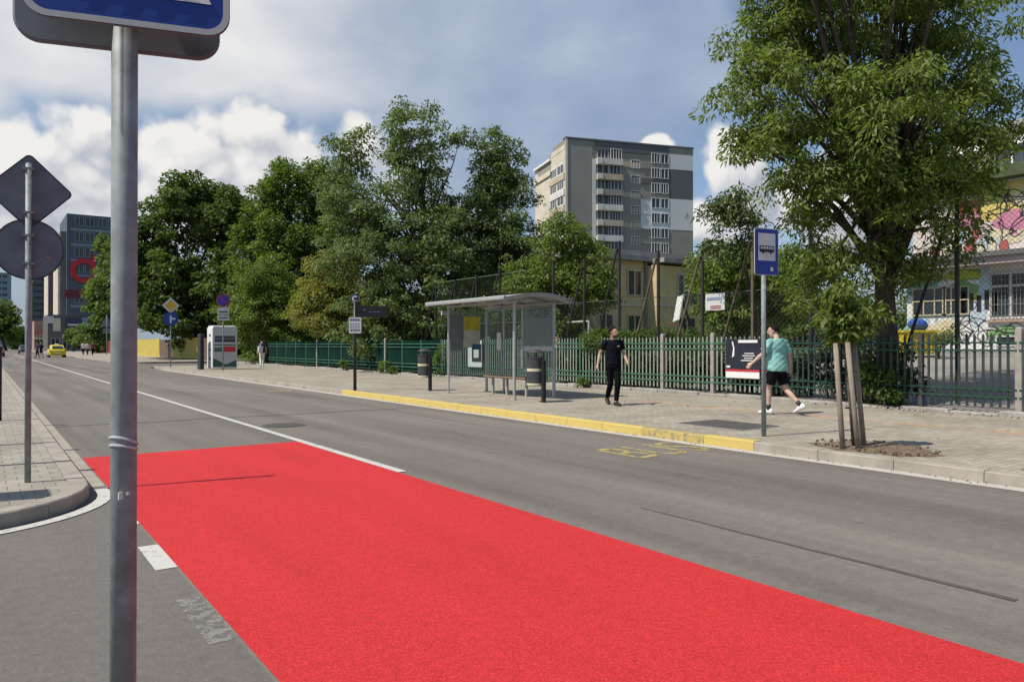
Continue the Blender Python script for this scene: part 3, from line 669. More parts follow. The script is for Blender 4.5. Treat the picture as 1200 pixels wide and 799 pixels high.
# ------------------------------------------------------------------ green picket fence
XF=16.2; BAY=1.84; Y0F=6.14
fe=thing('picket_fence','long green picket fence with concrete posts behind the far pavement','fence',(XF,20,PV))
def slats(dens):
    m_=MB(); n=int(BAY/.158)
    for i in range(n):
        y=.10+(BAY-.2)*(i+.5)/n; w=.024; z0=.10; z1=1.50+random.uniform(-.012,.012); x=-.03
        tilt=random.uniform(-.006,.006)
        a=[(x,y-w+0,z0),(x,y+w,z0),(x,y+w+tilt,z1),(x,y+tilt,z1+.05),(x,y-w+tilt,z1)]
        b=[(q[0]-.016,q[1],q[2]) for q in a]
        m_.add(a+b,[(0,1,2,3,4),(9,8,7,6,5)]+[(k,(k+1)%5,5+(k+1)%5,5+k) for k in range(5)])
    return m_
def rails():
    m_=MB()
    for z in(1.36,1.21,.45,.30): m_.bx(-.0465-.022,-.0465,.02,BAY-.02,z-.018,z+.018)
    return m_
proto_sl=slats(1).build('picket_panel',SLAT,local=True); proto_sd=slats(1).build('picket_panel',SLAT_D,local=True); proto_rl=rails().build('rail',GREEN,local=True)
m_=MB(); m_.bx(-.06,.06,-.06,.06,0,1.62); m_.box((0,0,1.63),(.10,.10,.03)); proto_po=m_.build('fence_post',FPOST,local=True,bevel=.01)
m_=MB(); m_.bx(-.035,.035,-.035,.035,0,1.55); proto_pg=m_.build('fence_post',GREEN,local=True)
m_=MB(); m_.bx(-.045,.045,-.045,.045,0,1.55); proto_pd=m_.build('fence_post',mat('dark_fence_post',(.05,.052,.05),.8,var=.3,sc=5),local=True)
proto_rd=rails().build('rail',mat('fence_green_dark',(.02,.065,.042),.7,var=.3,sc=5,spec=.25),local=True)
m_=MB(); m_.bx(-.010,.010,.04,BAY-.04,.12,1.52); proto_sh=m_.build('sheet_panel',GSHEET,local=True)
protos=[proto_pd,proto_rd,proto_sl,proto_sd,proto_rl,proto_po,proto_pg,proto_sh]
def put(o,y,par): c=o.copy(); C.objects.link(c); c.parent=par; c.location=(0,y-20,.06); return c
for i in range(-9,25):
    y=Y0F+BAY*i
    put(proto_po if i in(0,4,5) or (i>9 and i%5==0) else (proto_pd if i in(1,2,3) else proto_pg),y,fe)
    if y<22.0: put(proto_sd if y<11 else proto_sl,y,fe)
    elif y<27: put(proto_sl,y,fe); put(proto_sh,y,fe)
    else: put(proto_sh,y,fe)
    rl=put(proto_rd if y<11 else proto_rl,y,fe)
for o in protos: bpy.data.objects.remove(o)
# banners on the fence
def banner(u0,u1,v0,v1,label,X=16.05):
    a=onX(u0,X); b=onX(u1,X); Dm=depth((a+b)/2); return a.y,b.y,zof(v1,Dm),zof(v0,Dm)
y1,y0,z0,z1=banner(851,891.5,397,443,'')
bn=thing('banner','black banner with white print and a red and white lower strip hung on the fence','banner',(16.05,(y0+y1)/2,z0))
m_=MB(); m_.bx(16.03,16.05,y0,y1,z0,z1); m_.build('sheet',NAVY,bn)
Hh=z1-z0; Wb=y1-y0
def bp(nm,a0,a1,b0,b1,mt,par=None): m_=MB(); m_.bx(16.018,16.026,y1-Wb*a1,y1-Wb*a0,z0+Hh*b0,z0+Hh*b1); return m_.build(nm,mt,bn)
bp('white_strip',0.01,.98,.0,.16,WHITE); bp('red_strip',0.01,.98,.165,.22,REDP)
bp('white_bar',.38,.93,.90,.97,WHITE)
m_=MB()
for a0,a1,b in((.56,.83,.62),(.50,.86,.56),(.55,.80,.50),(.46,.78,.44),(.03,.14,.26)): m_.bx(16.018,16.026,y1-Wb*a1,y1-Wb*a0,z0+Hh*b,z0+Hh*(b+.022 if b>.3 else b+.05))
m_.build('lettering',WHITE,bn)
m_=MB(); m_.prism([(-.05,.0),(.02,.05),(.03,.25),(-.02,.42),(-.06,.42),(-.01,.25)],(16.025,y1-Wb*.24,z0+Hh*.52),(0,-1,0),(0,0,1),.005); m_.build('white_curve',WHITE,bn)
y1,y0,z0,z1=banner(549,565,399,430,'')
bn=thing('banner','white framed poster with a dark picture on the fence behind the shelter','banner',(16.05,(y0+y1)/2,z0))
m_=MB(); m_.bx(16.03,16.05,y0,y1,z0,z1); m_.build('sheet',WHITE,bn); Hh=z1-z0; Wb=y1-y0
m_=MB(); m_.bx(16.018,16.026,y0+Wb*.02,y0+Wb*.7,z0+Hh*.2,z0+Hh*.86); m_.build('dark_picture',NAVY,bn)
m_=MB(); m_.bx(16.012,16.016,y0+Wb*.2,y0+Wb*.55,z0+Hh*.35,z0+Hh*.7); m_.build('pale_figure',CLOTH_W,bn)

# ------------------------------------------------------------------ ball-stop fence: tall posts with braces and wire mesh
bf=thing('ball_stop_fence','tall dark wire mesh fence with leaning braces behind the green fence','fence',(17.3,20,.1))
XB=17.3
for i,top in zip(range(0,14),(4.95,4.7,4.5,4.6,4.35,4.45,4.95,4.5,4.6,4.7,4.6,4.5,4.4,4.4)):
    y=7.75+1.765*i
    if i==9: continue
    m_=MB(); m_.bx(XB-.036,XB+.036,y-.036,y+.036,.1,top); m_.build('post',DARKPOST if i!=3 else RUSTP,bf)
    if i not in(1,2,8):
        m_=MB(); m_.path([(XB-.07,y+1.45,.15),(XB-.07,y+.03,top-.25)],.036,8); m_.build('brace',RUSTP if i in(3,4,5) else DARKPOST,bf)
# chain-link: bent wires between posts
def chainlink(mb,X,y0,y1,z0,z1,p=.11,r=.0045,mi=0):
    def wire(a,b):
        d=(b-a).normalized(); s=Vector((1,0,0))*r; t=d.cross(Vector((1,0,0)))*r
        mb.add([a+s,a+t,a-s-t*.3,b+s,b+t,b-s-t*.3],[(0,1,4,3),(1,2,5,4),(2,0,3,5)],mi)
    H=z1-z0; n=int((y1-y0+H)/p)
    for k in range(n):
        s=y0-H+k*p
        for sg in(0,1):
            ya,yb=s,s+H; za,zb=z0,z1
            if ya<y0: za+=y0-ya; ya=y0
            if yb>y1: zb-=yb-y1; yb=y1
            if zb<=za: continue
            if sg: ya,yb=y0+y1-ya,y0+y1-yb
            wire(Vector((X,ya,za)),Vector((X,yb,zb)))
MESHW=mat('mesh_wire',(.10,.115,.10),.5,.4,.2)
m_=MB()
for i in range(-2,2):
    y=7.75+1.765*i; chainlink(m_,XB+.06,y,y+1.765,1.3,4.6)
m_.build('wire_mesh',MESHW,bf)
m_=MB(); chainlink(m_,XB+.06,7.75+1.765*2,7.75+1.765*9,.5,3.0,.16,.004)
for z in(3.0,): m_.bx(XB+.05,XB+.07,7.75+1.765*2,7.75+1.765*8,z-.012,z+.012)
m_.build('wire_mesh',MESHW,bf)
m_=MB(); chainlink(m_,XB+.06,7.75+1.765*9,7.75+1.765*13,1.2,4.4,.2,.006)
for z in(4.4,2.4): m_.bx(XB+.05,XB+.08,7.75+1.765*9,7.75+1.765*13,z-.015,z+.015)
m_.build('wire_mesh',mat('green_mesh',(.09,.13,.06),.6),bf)
# white notice board
a=onX(827,17.15); b=onX(849.5,17.15); D=depth((a+b)/2); z0,z1=zof(363.5,D),zof(344,D)
nb=thing('notice_board','white notice board with red print hung on the wire mesh fence','notice board',(17.15,(a.y+b.y)/2,z0))
m_=MB(); m_.bx(17.14,17.16,b.y,a.y,z0,z1); m_.build('sheet',WHITE_G,nb)
m_=MB(); m_.bx(17.128,17.135,b.y+.08,a.y-.06,z0+(z1-z0)*.62,z0+(z1-z0)*.78); m_.build('blue_print',mat('print_blue',(.2,.26,.36),.6),nb)
m_=MB()
for k_ in(.10,.22): m_.bx(17.128,17.135,b.y+.13,a.y-.18,z0+(z1-z0)*k_,z0+(z1-z0)*(k_+.06))
m_.build('red_print',mat('print_red',(.42,.12,.12),.6),nb)
# yellow boarded fence and brown one further along
yf=thing('board_fence','bright yellow board fence beyond the side street','fence',(16.6,90,PV))
YA_,YB_=atp=(None,None)
def bays(par,X,ya,yb,z1,mt,w=.5,gapy=()):
    m_=MB(); y=ya
    while y<yb-.01:
        if not any(g0<y<g1 for g0,g1 in gapy): m_.bx(X-.03,X+.03+random.uniform(-.015,.015),y,min(y+w-.03,yb),PV,z1+random.uniform(-.05,.05))
        y+=w
    return m_
ya=onX(232,16.6).y; yb=onX(150,16.6).y
g0=onX(202,16.6).y; g1=onX(187,16.6).y
z1=zof(396,depth((16.6,ya+6)))
bays(yf,16.6,ya,g0,z1,YFENCE,.45).build('board_panel',YFENCE,yf); bays(yf,16.6,g1,yb,z1,YFENCE,.45).build('board_panel',YFENCE,yf)
m_=MB(); m_.bx(16.55,16.65,ya,yb,PV,PV+.25); m_.build('base_rail',YFENCE,yf)
m_=MB(); m_.bx(16.5,16.62,g0+.6,g1-.6,PV,z1-.1); m_.build('gate_panel',BROWNB,yf)
m_=MB(); bays(None,16.55,onX(245,16.5).y,ya-.3,z1-.05,BROWNB,.4).build('x',BROWNB); o=C.objects['x']; o.name='brown_fence'; tag(o,'brown board fence between the yellow fence and the container','fence')
rfm=bays(None,17.0,onX(134,17).y,onX(108,17).y,zof(402,150)+.3,REDF,1.5); tag(rfm.build('red_fence',REDF),'dark red board fence far down the street left of the near pole','fence')
# ------------------------------------------------------------------ buildings
class Fac:
    """a facade plane: origin o, direction ex along it, outward normal nn"""
    def __init__(s,o,ex,par): s.o=Vector(o); s.ex=Vector(ex).normalized(); s.n=Vector((s.ex.y,-s.ex.x,0)); s.par=par
    def P(s,a,z,d=0): return s.o+s.ex*a+Vector((0,0,z))+s.n*d
    def slab(s,mb,a0,a1,z0,z1,d0,d1,mi=0):
        q=[s.P(a,z,d) for a in(a0,a1) for d in(d0,d1) for z in(z0,z1)]
        mb.add(q,[(0,1,3,2),(4,6,7,5),(0,4,5,1),(2,3,7,6),(0,2,6,4),(1,5,7,3)],mi)
    def panel(s,name,a0,a1,z0,z1,mt,d=.05,d0=0.0,par=None,bevel=0):
        m=MB(); s.slab(m,a0,a1,z0,z1,d0,d); return m.build(name,mt,par or s.par,bevel=bevel)
    def window(s,a,z,w,h,cols=2,mt=None,gl=None,t=.07,bar=None):
        mt=mt or WHITE; gl=gl or WGLASS
        m=MB(); s.slab(m,a,a+w,z,z+t,.0,.09); s.slab(m,a,a+w,z+h-t,z+h,.0,.09)
        for k in range(cols+1):
            c=a+(w-t)*k/cols; s.slab(m,c,c+t,z+t,z+h-t,.0,.087)
        if bar: s.slab(m,a+t,a+w-t,z+h*bar,z+h*bar+t,.0,.08)
        f=m.build('window',mt,s.par); m=MB(); s.slab(m,a+t*.5,a+w-t*.5,z+t*.5,z+h-t*.5,.005,.03); m.build('pane',gl,f); return f

# --- apartment block
ap_o=at(663,123); a_=Vector((.949,-.312,0)).normalized(); b_=Vector((.312,.949,0)).normalized(); GZ=0.0; TOP=35.3
ap=thing('apartment_building','tall grey and beige apartment block with white balcony windows beyond the yellow house','building',(ap_o.x,ap_o.y,GZ))
def box_on(o,ex,ey,w,d,z0,z1,mb):
    q=[Vector(o)+Vector(ex)*s+Vector(ey)*t for s,t in((0,0),(w,0),(w,d),(0,d))]
    mb.add([(p.x,p.y,z) for z in(z0,z1) for p in q],[(3,2,1,0),(4,5,6,7),(0,1,5,4),(1,2,6,5),(2,3,7,6),(3,0,4,7)])
FW=23.5
m_=MB(); box_on(ap_o,a_,b_,FW,15.2,GZ,TOP-1.6,m_); m_.build('wall',APM,ap)
m_=MB(); box_on(ap_o+b_*.05,a_,b_,FW,6,TOP-1.597,TOP,m_); box_on(ap_o+a_*.1+b_*6.06,a_,b_,FW-4,2.5,TOP-1.597,TOP-.7,m_); m_.build('attic',APM,ap)
fa=Fac(ap_o,a_,ap)
sc_=FW/149.0
def S_(u): # along-front metres of a picture column (front face recedes gently)
    t=(u-UC)/FPX; # solve ap_o + a*s on ray
    A=ap_o; k=(CS-t*SN)/(SN+t*CS)
    return (k*A.x-A.y)/(a_.y-k*a_.x)
def Zf(v,u): s=S_(u); return zof(v,depth(ap_o+a_*s))
fa.panel('blank_panel',S_(663.5),S_(694),GZ,TOP-.1,APG,.12); fa.panel('edge_strip',S_(663.3)-.1,S_(665),GZ,TOP+.1,CREAM,.22); fa.panel('pale_strip',S_(694),S_(698),GZ,Zf(186,695),APL,.16)
fa.panel('top_band',S_(698),S_(784),Zf(179,740),TOP-.05,APD,.14)
fa.panel('cap',-.1,FW+.1,TOP,TOP+.28,APD,.25,-1)
x0,x1=S_(784),S_(812)
fa.panel('colour_panel',x0,x1,Zf(182,800),TOP-.02,APM,.13); fa.panel('colour_panel',x0,x1,Zf(199.5,800),Zf(182,800),APL,.14); fa.panel('colour_panel',x0,x1,Zf(234,800),Zf(199.5,800),APD,.12); fa.panel('colour_panel',x0,x1,Zf(270,800),Zf(234,800),APL,.14); fa.panel('colour_panel',x0,x1,GZ,Zf(270,800),APM,.11)
fa.panel('light_panel',S_(751),S_(784)-.02,Zf(268.5,765),Zf(232.5,765),APL,.1)
rows=[181.7+17.9*k for k in range(10)]
for k,v in enumerate(rows):
    zc=Zf(v,712); zt=zc+1.0; zb=zc-.75
    # glazed balcony column
    fa.panel('balcony',S_(698.5),S_(727.5),zb-1.0,zb,(BALC,APB,APM,BALC,APB)[k%5],1.0)
    fa.panel('balcony_side',S_(698.2)-.15,S_(698.2)+.85,zb-.95,zb-.1,BALC,1.15,1.01)
    fa.window(S_(700),zb,S_(713)-S_(700),1.65,(3,2,3,2)[k%4],WHITE if k%3 else BALC,WGLASS if k%2 else WGLASS_D)
    f_=Fac(fa.P(0,0,.55 if k%3!=1 else .1),a_,ap); f_.window(S_(714),zb+.02,S_(727)-S_(714),1.75,(4,3,3,4)[k%4],WHITE)
    fa.panel('storey_band',S_(728),S_(751),zb-.95,zb-.15,(APB,APM)[k%2],.06)
    zq=Zf(v+10.7,744)
    if v+10.7<325: fa.window(S_(739.5),zq-.65,S_(750)-S_(739.5),1.35,3,WHITE)
    fa.panel('storey_band',S_(751.3),S_(783.7),zb-1.05,zb-.12,APL if 3<=k<=4 else (APM if k!=1 else APD),.15)
    fc=Fac(fa.P(0,0,.13),a_,ap); fc.window(S_(763),zb+.0,S_(773)-S_(763),1.7,3 if k!=3 else 2,WHITE,WGLASS if k not in(0,2) else WGLASS_D); fc.window(S_(774),zb+.0,S_(783)-S_(774),1.7,(2,2,3,2)[k%4],WHITE,WGLASS_D if k%2 else WGLASS)
# sunlit side face (runs from the far corner to the near corner)
fs_=Fac(ap_o+b_*15.2,-b_,ap)
fs_.panel('side_wall',0,15.1,GZ,TOP-1.7,CREAM,.10)
fs_.panel('side_top',8.6,15.1,TOP-1.7,TOP-.9,CREAM,.15)
fs_.panel('terrace_opening',1.6,8.4,TOP-3.6,TOP-2.2,APM,.13); fs_.panel('terrace_parapet',0,8.6,TOP-4.6,TOP-3.7,CREAM,.35); fs_.panel('terrace_roof',0.,8.6,TOP-2.15,TOP-1.75,WHITE,.5)
for k in range(9):
    zt=zof(199+18*k,128)
    fs_.panel('side_band',8.0,15.0,zt-2.6,zt-1.6,(APB,BALC)[k%2],.3)
    fs3=Fac(ap_o+b_*15.2-a_*.12,-b_,ap); fs3.window(8.3,zt-1.55,3.0,1.65,3,WHITE,WGLASS,.14); fs3.window(11.7,zt-1.55,3.0,1.65,(2,3)[k%2],WHITE,WGLASS,.14)
m_=MB(); box_on(ap_o+a_*9+b_*2,a_,b_,3,3,TOP,TOP+.6,m_); box_on(ap_o+a_*13+b_*2,a_,b_,1.,1.,TOP,TOP+.5,m_); m_.build('roof_hood',APM,ap)

# --- yellow two-storey house behind the pitch
yh=thing('house','yellow two storey rendered house with a flat grey roof behind the sports fence','building',(30,34,1.2))
ZY=1.2; EV=6.75
m_=MB(); m_.bx(28.8,34.4,34.1,46,ZY,EV); m_.bx(34.4,39.5,33.1,46,ZY,EV-.25); m_.build('wall',YWALL,yh)
m_=MB(); m_.bx(28.3,34.55,33.6,46.5,EV,EV+.28); m_.bx(34.56,40.0,32.6,46.5,EV-.1,EV+.18); m_.build('roof_slab',CONC,yh)
m_=MB(); m_.bx(28.9,39.4,34.6,46.2,EV+.28,EV+.75); m_.build('roof',mat('roof_felt',(.30,.30,.29),.9,var=.3,sc=1),yh)
m_=MB(); m_.bx(28.75,34.38,34.02,34.1,3.9,4.15); m_.bx(34.42,39.5,33.03,33.1,3.9,4.1); m_.build('string_course',CREAM,yh)
m_=MB(); m_.path([(34.33,33.95,ZY),(34.33,33.95,EV)],.07,8); m_.build('downpipe',GALV,yh)
fA=Fac((22.5,34.1,0),(1,0,0),yh); fB=Fac((34.4,33.1,0),(1,0,0),yh)
fr=mat('window_frame_cream',(.5,.44,.3),.6)
for u in(708,742):
    s=onX(u,1).x; 
    t=(u-UC)/FPX; X=34.1*(SN+t*CS)/(CS-t*SN); 
    for z,g in((4.55,WGLASS_D),(1.75,WGLASS)): fA.window(X-22.5-.55,z,1.25,1.65,2,fr,g,.09)
t=(803-UC)/FPX; X=33.1*(SN+t*CS)/(CS-t*SN)
fB.window(X-34.4-.75,4.05,1.7,2.0,3,fr,WGLASS,.09); fB.window(X-34.4-.75,1.6,1.7,1.7,2,fr,WGLASS,.09)
hp=thing('basketball_hoop','white basketball board on a dark pole seen from the side before the yellow house','hoop',(31,29,1.1))
q=at(795,36); m_=MB(); m_.path([(q.x+.9,q.y,1.0),(q.x+.9,q.y,2.4),(q.x+.1,q.y,4.0)],.07,8); m_.build('pole',DARKPOST,hp)
m_=MB(); m_.box((q.x,q.y,3.25),(.05,.75,1.25),math.atan2(-q.x,q.y)+.35,M=Matrix.Rotation(.25,3,'Y')); m_.build('backboard',WHITE,hp)
m_=MB(); m_.path([(q.x-.45+.23*math.cos(a),q.y+.23*math.sin(a),2.5) for a in[2*math.pi*i/14 for i in range(15)]],.012,6); m_.build('rim',REDP,hp)
# football goal in the pitch
gg=thing('football_goal','white tube football goal frame behind the fence right of the shelter','goal',(25,28,.8))
a=at(657,36,.8); b=at(690,33.5,.8); zg=2.55
m_=MB(); m_.path([a,(a.x,a.y,zg),(b.x,b.y,zg),b],.05,8); m_.build('goal_frame',WHITE_G,gg)
m_=MB(); 
for p_ in(a,b): m_.path([(p_.x,p_.y,zg),(p_.x+.9,p_.y+.25,.85)],.03,6)
m_.build('rear_stay',WHITE_G,gg)

# --- school building with mural (right)
XW=37.4; sb=thing('school_building','long low building covered in colourful wall painting behind the yard on the right','building',(XW,10,1.3))
WALLW=mat('painted_white_wall',(.70,.70,.69),.9,var=.10,sc=.8,dirt=(.50,.54,.60))
def Yw(u,X=XW): return onX(u,X).y
yl=Yw(1063)
m_=MB(); m_.bx(XW,XW+14,-14,yl,1.2,5.1); m_.build('lower_wall',WALLW,sb)
m_=MB(); m_.bx(XW+.6,XW+14,-14,yl+.0,5.1,9.0); m_.build('upper_wall',mat('pinkish_white_wall',(.68,.60,.56),.9,var=.14,sc=1.5,dirt=(.52,.46,.44)),sb)
m_=MB(); m_.bx(XW-1.3,XW+.6,-14,yl+.4,5.40,5.62); m_.build('canopy_edge',mat('canopy_grey',(.12,.125,.125),.7,var=.2,sc=1),sb)
m_=MB(); m_.bx(XW-1.1,XW+.58,-14,yl+.3,5.08,5.40); m_.build('canopy_soffit',mat('canopy_pink',(.45,.36,.36),.8,var=.1,sc=2),sb)
m_=MB(); m_.bx(XW-.15,XW+.6,-14,yl+.2,9.0,9.55); m_.build('cornice',mat('green_cornice',(.06,.085,.035),.8,var=.3,sc=1),sb)
m_=MB(); m_.bx(XW+5,XW+16,-14,Yw(1075,XW+5),9.5,12.4); m_.build('set_back_storey',CREAM,sb)
m_=MB(); m_.bx(XW+4.6,XW+16.3,-14,Yw(1150,XW+4.6),12.4,12.7); m_.build('roof_slab',CONC,sb)
fw=Fac((XW,yl,0),(0,-1,0),sb)     # along -Y, normal -X
# grilled window
aw=yl-Yw(1160.5); fw.window(aw,2.65,3.3,2.1,4,WHITE_G,WGLASS_D,.10,.68)
m_=MB()
for i in range(22): fw.slab(m_,aw+.06+i*.15,aw+.075+i*.15,2.62,4.75,.12,.135)
for z in(2.8,3.3,3.9,4.4): fw.slab(m_,aw,aw+3.3,z,z+.015,.105,.12)
m_.build('window_grille',CONC,sb)
fw.panel('window_sill',aw-.1,aw+3.4,2.52,2.62,mat('sill_terracotta',(.40,.28,.2),.8),.18)
for u,w in((1070,1.6),(1105,1.2)):
    s=yl-Yw(u); fw.window(s,2.9,w,1.35,3,fr,WGLASS,.06,.5)
for s in(.8,4.0,7.4): fw.window(s,1.45,1.0,.45,2,WHITE_G,WGLASS,.05)
# set back storey windows
fu=Fac((XW+5,Yw(1075,XW+5),0),(0,-1,0),sb)
for k in range(5): fu.window(3.9+2.6*k,10.4,1.7,1.35,2,WHITE,WGLASS_D,.08)
m_=MB()
for k in range(4): m_.prism([(0,0),(.9,-.55),(.9,-.5),(0,.05)],(XW+4.93,Yw(1170,XW+5)-2.6*k,11.9),(-1,0,0),(0,0,1),1.5)
m_.build('awning',WHITE,sb)
m_=MB(); m_.bx(XW+5.0,XW+5.0-.06,Yw(1085,XW+5)-1.8,Yw(1085,XW+5),9.6,11.3); m_.build('orange_panel',mat('orange_render',(.52,.30,.08),.8),sb)
# wall painting: soft coloured patches with dark outlines (abstract)
MUR=[mat('mural_'+n,c,.8,var=.15,sc=3) for n,c in(('yellow',(.62,.50,.16)),('pink',(.50,.20,.28)),('red',(.40,.10,.10)),('teal',(.24,.42,.40)),('sky',(.42,.52,.58)),('green',(.18,.34,.12)),('cream',(.62,.55,.38)),('ink',(.02,.02,.025)),('lime',(.40,.48,.06)))]
rm=random.Random(5)
def blob(mb,f,a,z,ra,rz,mi,d,n=22,wob=.25,seed=0,outline=False):
    ph=[rm.uniform(0,6.28) for _ in range(4)]
    def rr(t): return 1+wob*(math.sin(3*t+ph[0])*.5+math.sin(5*t+ph[1])*.35+math.sin(2*t+ph[2])*.4)
    P_=[(a+ra*rr(2*math.pi*k/n)*math.cos(2*math.pi*k/n),z+rz*rr(2*math.pi*k/n)*math.sin(2*math.pi*k/n)) for k in range(n)]
    c_=f.P(a,z,d); vs=[f.P(x,y,d) for x,y in P_]+[c_]; mb.add(vs,[(i,(i+1)%n,n) for i in range(n)],mi)
    if outline:
        th=.022; Q=[(a+(x-a)*(1+th/ra),z+(y-z)*(1+th/rz)) for x,y in P_]
        mb.add([f.P(x,y,d+.004) for x,y in P_]+[f.P(x,y,d+.004) for x,y in Q],[(i,(i+1)%n,n+(i+1)%n,n+i) for i in range(n)],7)
def squig(mb,f,a,z,w,h,d,th=.06,n=26,mi=7):
    ph=[rm.uniform(0,6.28) for _ in range(4)]; P_=[(a+w*(.5*math.sin(1.3*t+ph[0])+.3*math.sin(2.7*t+ph[1])),z+h*(.5*math.sin(1.7*t+ph[2])+.3*math.sin(3.1*t+ph[3]))) for t in[6.28*k/n for k in range(n)]]
    for (x0,z0),(x1,z1) in zip(P_[:-1],P_[1:]):
        l=math.hypot(x1-x0,z1-z0)+1e-6; nx,nz=-(z1-z0)/l*th/2,(x1-x0)/l*th/2
        mb.add([f.P(x0+nx,z0+nz,d),f.P(x1+nx,z1+nz,d),f.P(x1-nx,z1-nz,d),f.P(x0-nx,z0-nz,d)],[(0,1,2,3)],mi)
m_=MB()
sA=lambda u: yl-Yw(u)
# upper band field colours
fu2=Fac((XW+.6,yl,0),(0,-1,0),sb)
fu2.slab(m_,sA(1142),26,7.2,8.9,.005,.012,0); fu2.slab(m_,sA(1118),sA(1141),6.6,8.3,.005,.010,2); fu2.slab(m_,sA(1158),26,6.4,7.2,.005,.011,1)
for u,z,ra,rz,c_ in((1172,7.1,.5,.38,1),(1180,7.25,.45,.4,1),(1188,7.05,.5,.4,1),(1166,6.6,.4,.3,6),(1196,6.7,.4,.3,6),(1192,8.1,.4,.3,6),(1130,7.3,.5,.4,1),(1124,6.6,.4,.3,4),(1150,6.2,.5,.3,4),(1145,6.3,.4,.25,1),(1176,6.3,.5,.25,6),(1160,8.3,.35,.25,8),(1135,6.3,.4,.3,2)): blob(m_,fu2,sA(u),z,ra,rz,c_,.02+.003*rm.random(),wob=.14)
for u,z,w in((1160,8.1,.9),(1172,8.2,.8),(1182,8.0,.9),(1192,8.1,.8),(1198,7.7,.8),(1186,6.8,.7),(1172,6.7,.6),(1164,7.6,.6)): squig(m_,fu2,sA(u),z,w,.6,.035+.003*rm.random(),.035)
for i in range(7):    # bubble shapes along the canopy, no words
    blob(m_,fu2,sA(1090)+.50*i,6.0,.17,.27,6 if i%3 else 2,.025+.001*i,outline=True,wob=.15)
m_.build('upper_mural',MUR,sb)
m_=MB()
fw.slab(m_,0,sA(1098),3.9,4.5,.004,.010,3); fw.slab(m_,0,sA(1092),4.52,5.0,.004,.011,2); fw.slab(m_,sA(1122),sA(1150),4.5,5.0,.004,.010,5); fw.slab(m_,0,sA(1090),1.4,2.8,.004,.009,4)
fw.slab(m_,sA(1096),sA(1099),1.3,5.0,.004,.02,3)
for u,z,ra,rz,c_ in((1137,3.6,.65,.4,8),(1130,4.1,.6,.4,5),(1122,3.3,.4,.6,4),(1110,2.2,.7,.5,6),(1085,2.1,.7,.4,6),(1180,1.9,.8,.4,5),(1127,4.75,.9,.2,8),(1072,2.3,.5,.5,3),(1145,3.0,.5,.6,4),(1155,4.2,.3,.9,4)): blob(m_,fw,sA(u),z,ra,rz,c_,.02+.004*rm.random())
for u,z,w,h in((1118,2.0,.7,.7),(1125,2.5,.6,.5),(1140,2.1,.9,.7),(1147,2.5,.6,.5),(1132,1.8,.6,.5),(1165,1.9,1.2,.6),(1185,2.0,1.0,.6),(1135,3.4,.5,.5),(1197,2.0,.8,.6)): squig(m_,fw,sA(u),z,w,h,.03+.004*rm.random(),.032)
for k in range(5): fw.slab(m_,sA(1127)+.33*k,sA(1127)+.33*k+.2,3.0+.1*(k%2),4.0-.12*(k%3),.026,.03,7)
m_.build('lower_mural',MUR,sb)

# --- yellow skip with blue sack, parked car in yard
q=at(1070,29); sk=thing('skip','yellow waste skip standing in the school yard beside the big tree','skip',(q.x,q.y,1.0),-R(35.2))
m_=MB(); m_.loft([[Vector((sx*w,sy*d,z)) for sx,sy in((-1,-1),(1,-1),(1,1),(-1,1))] for w,d,z in((.55,.45,.15),(.62,.55,1.0))]); m_.bx(-.67,.67,-.6,.6,.97,1.06); m_.build('tub',mat('skip_yellow',(.62,.50,.03),.5,var=.15,dirt=(.3,.22,.06)),sk,local=True)
m_=MB()
for x in(-.45,.45): m_.bx(x-.05,x+.05,-.6,-.48,.2,.95)
m_.build('rib',mat('skip_rib',(.50,.40,.03),.5),sk,local=True)
m_=MB(); m_.ell((.25,0,1.2),(.40,.35,.24),n=12,m=7,M=Matrix.Rotation(.2,3,'Y')); m_.ell((.5,.1,1.15),(.3,.3,.16),n=10,m=6)
o=m_.build('sack',mat('blue_sack',(.03,.10,.42),.5,var=.3,sc=9)); o.location=(q.x+.2,q.y-.1,2.02); tag(o,'blue plastic sack heaped on the yellow skip','sack')

# --- far-left street end
GF=lambda u,X:onX(u,X)
DKB=mat('dark_blue_cladding',(.085,.105,.135),.6,var=.1,sc=.2); STRIP=mat('pale_band',(.22,.25,.30),.6,var=.1,sc=.3)
Yb=225.
def Xat(u,Y): t=(u-UC)/FPX; return Y*(SN+t*CS)/(CS-t*SN)
def Dat(u,Y): t=(u-UC)/FPX; return Y/(CS-t*SN)
x0,x1=Xat(78,Yb),Xat(150,Yb); D=Dat(90,Yb); zt=zof(251,D)
tb=thing('office_tower','dark blue office tower with a big red ring emblem at the end of the street','building',((x0+x1)/2,Yb+10,0))
m_=MB(); m_.bx(x0,x1,Yb,Yb+22,0,zt); m_.build('wall',DKB,tb)
xs0=Xat(70,Yb+3); m_=MB(); m_.bx(xs0,x0-.02,Yb+2,Yb+20,0,zof(271,D)); m_.build('side_tower',mat('grey_tower',(.16,.16,.15),.8,sc=.2),tb)
m_=MB(); m_.bx(xs0-.5,xs0-.02,Yb+2.2,Yb+18,zof(370,D),zof(276,D)); m_.build('white_side_wall',CREAM,tb)
fT=Fac((x0,Yb,0),(1,0,0),tb); W=x1-x0
for k,v in enumerate((260,278,296,314,350)):
    z=zof(v+5,D)
    for a0,a1 in((.12,.27),(.29,.44),(.50,.64),(.66,.8)):
        fT.window(W*a0,z,W*(a1-a0),2.6,2,STRIP,WGLASS,.18)
    fT.panel('storey_band',W*.06,W*.95,z-1.2,z-.5,STRIP,.12)
fT.panel('red_band',-.5,W*.6,zof(349,D),zof(340,D),mat('dark_red_band',(.16,.02,.03),.6),.25)
RING=mat('emblem_red',(.60,.012,.025),.5,var=.05)
cx_=Xat(98,Yb); cz_=zof(317,D); pxm=D/FPX
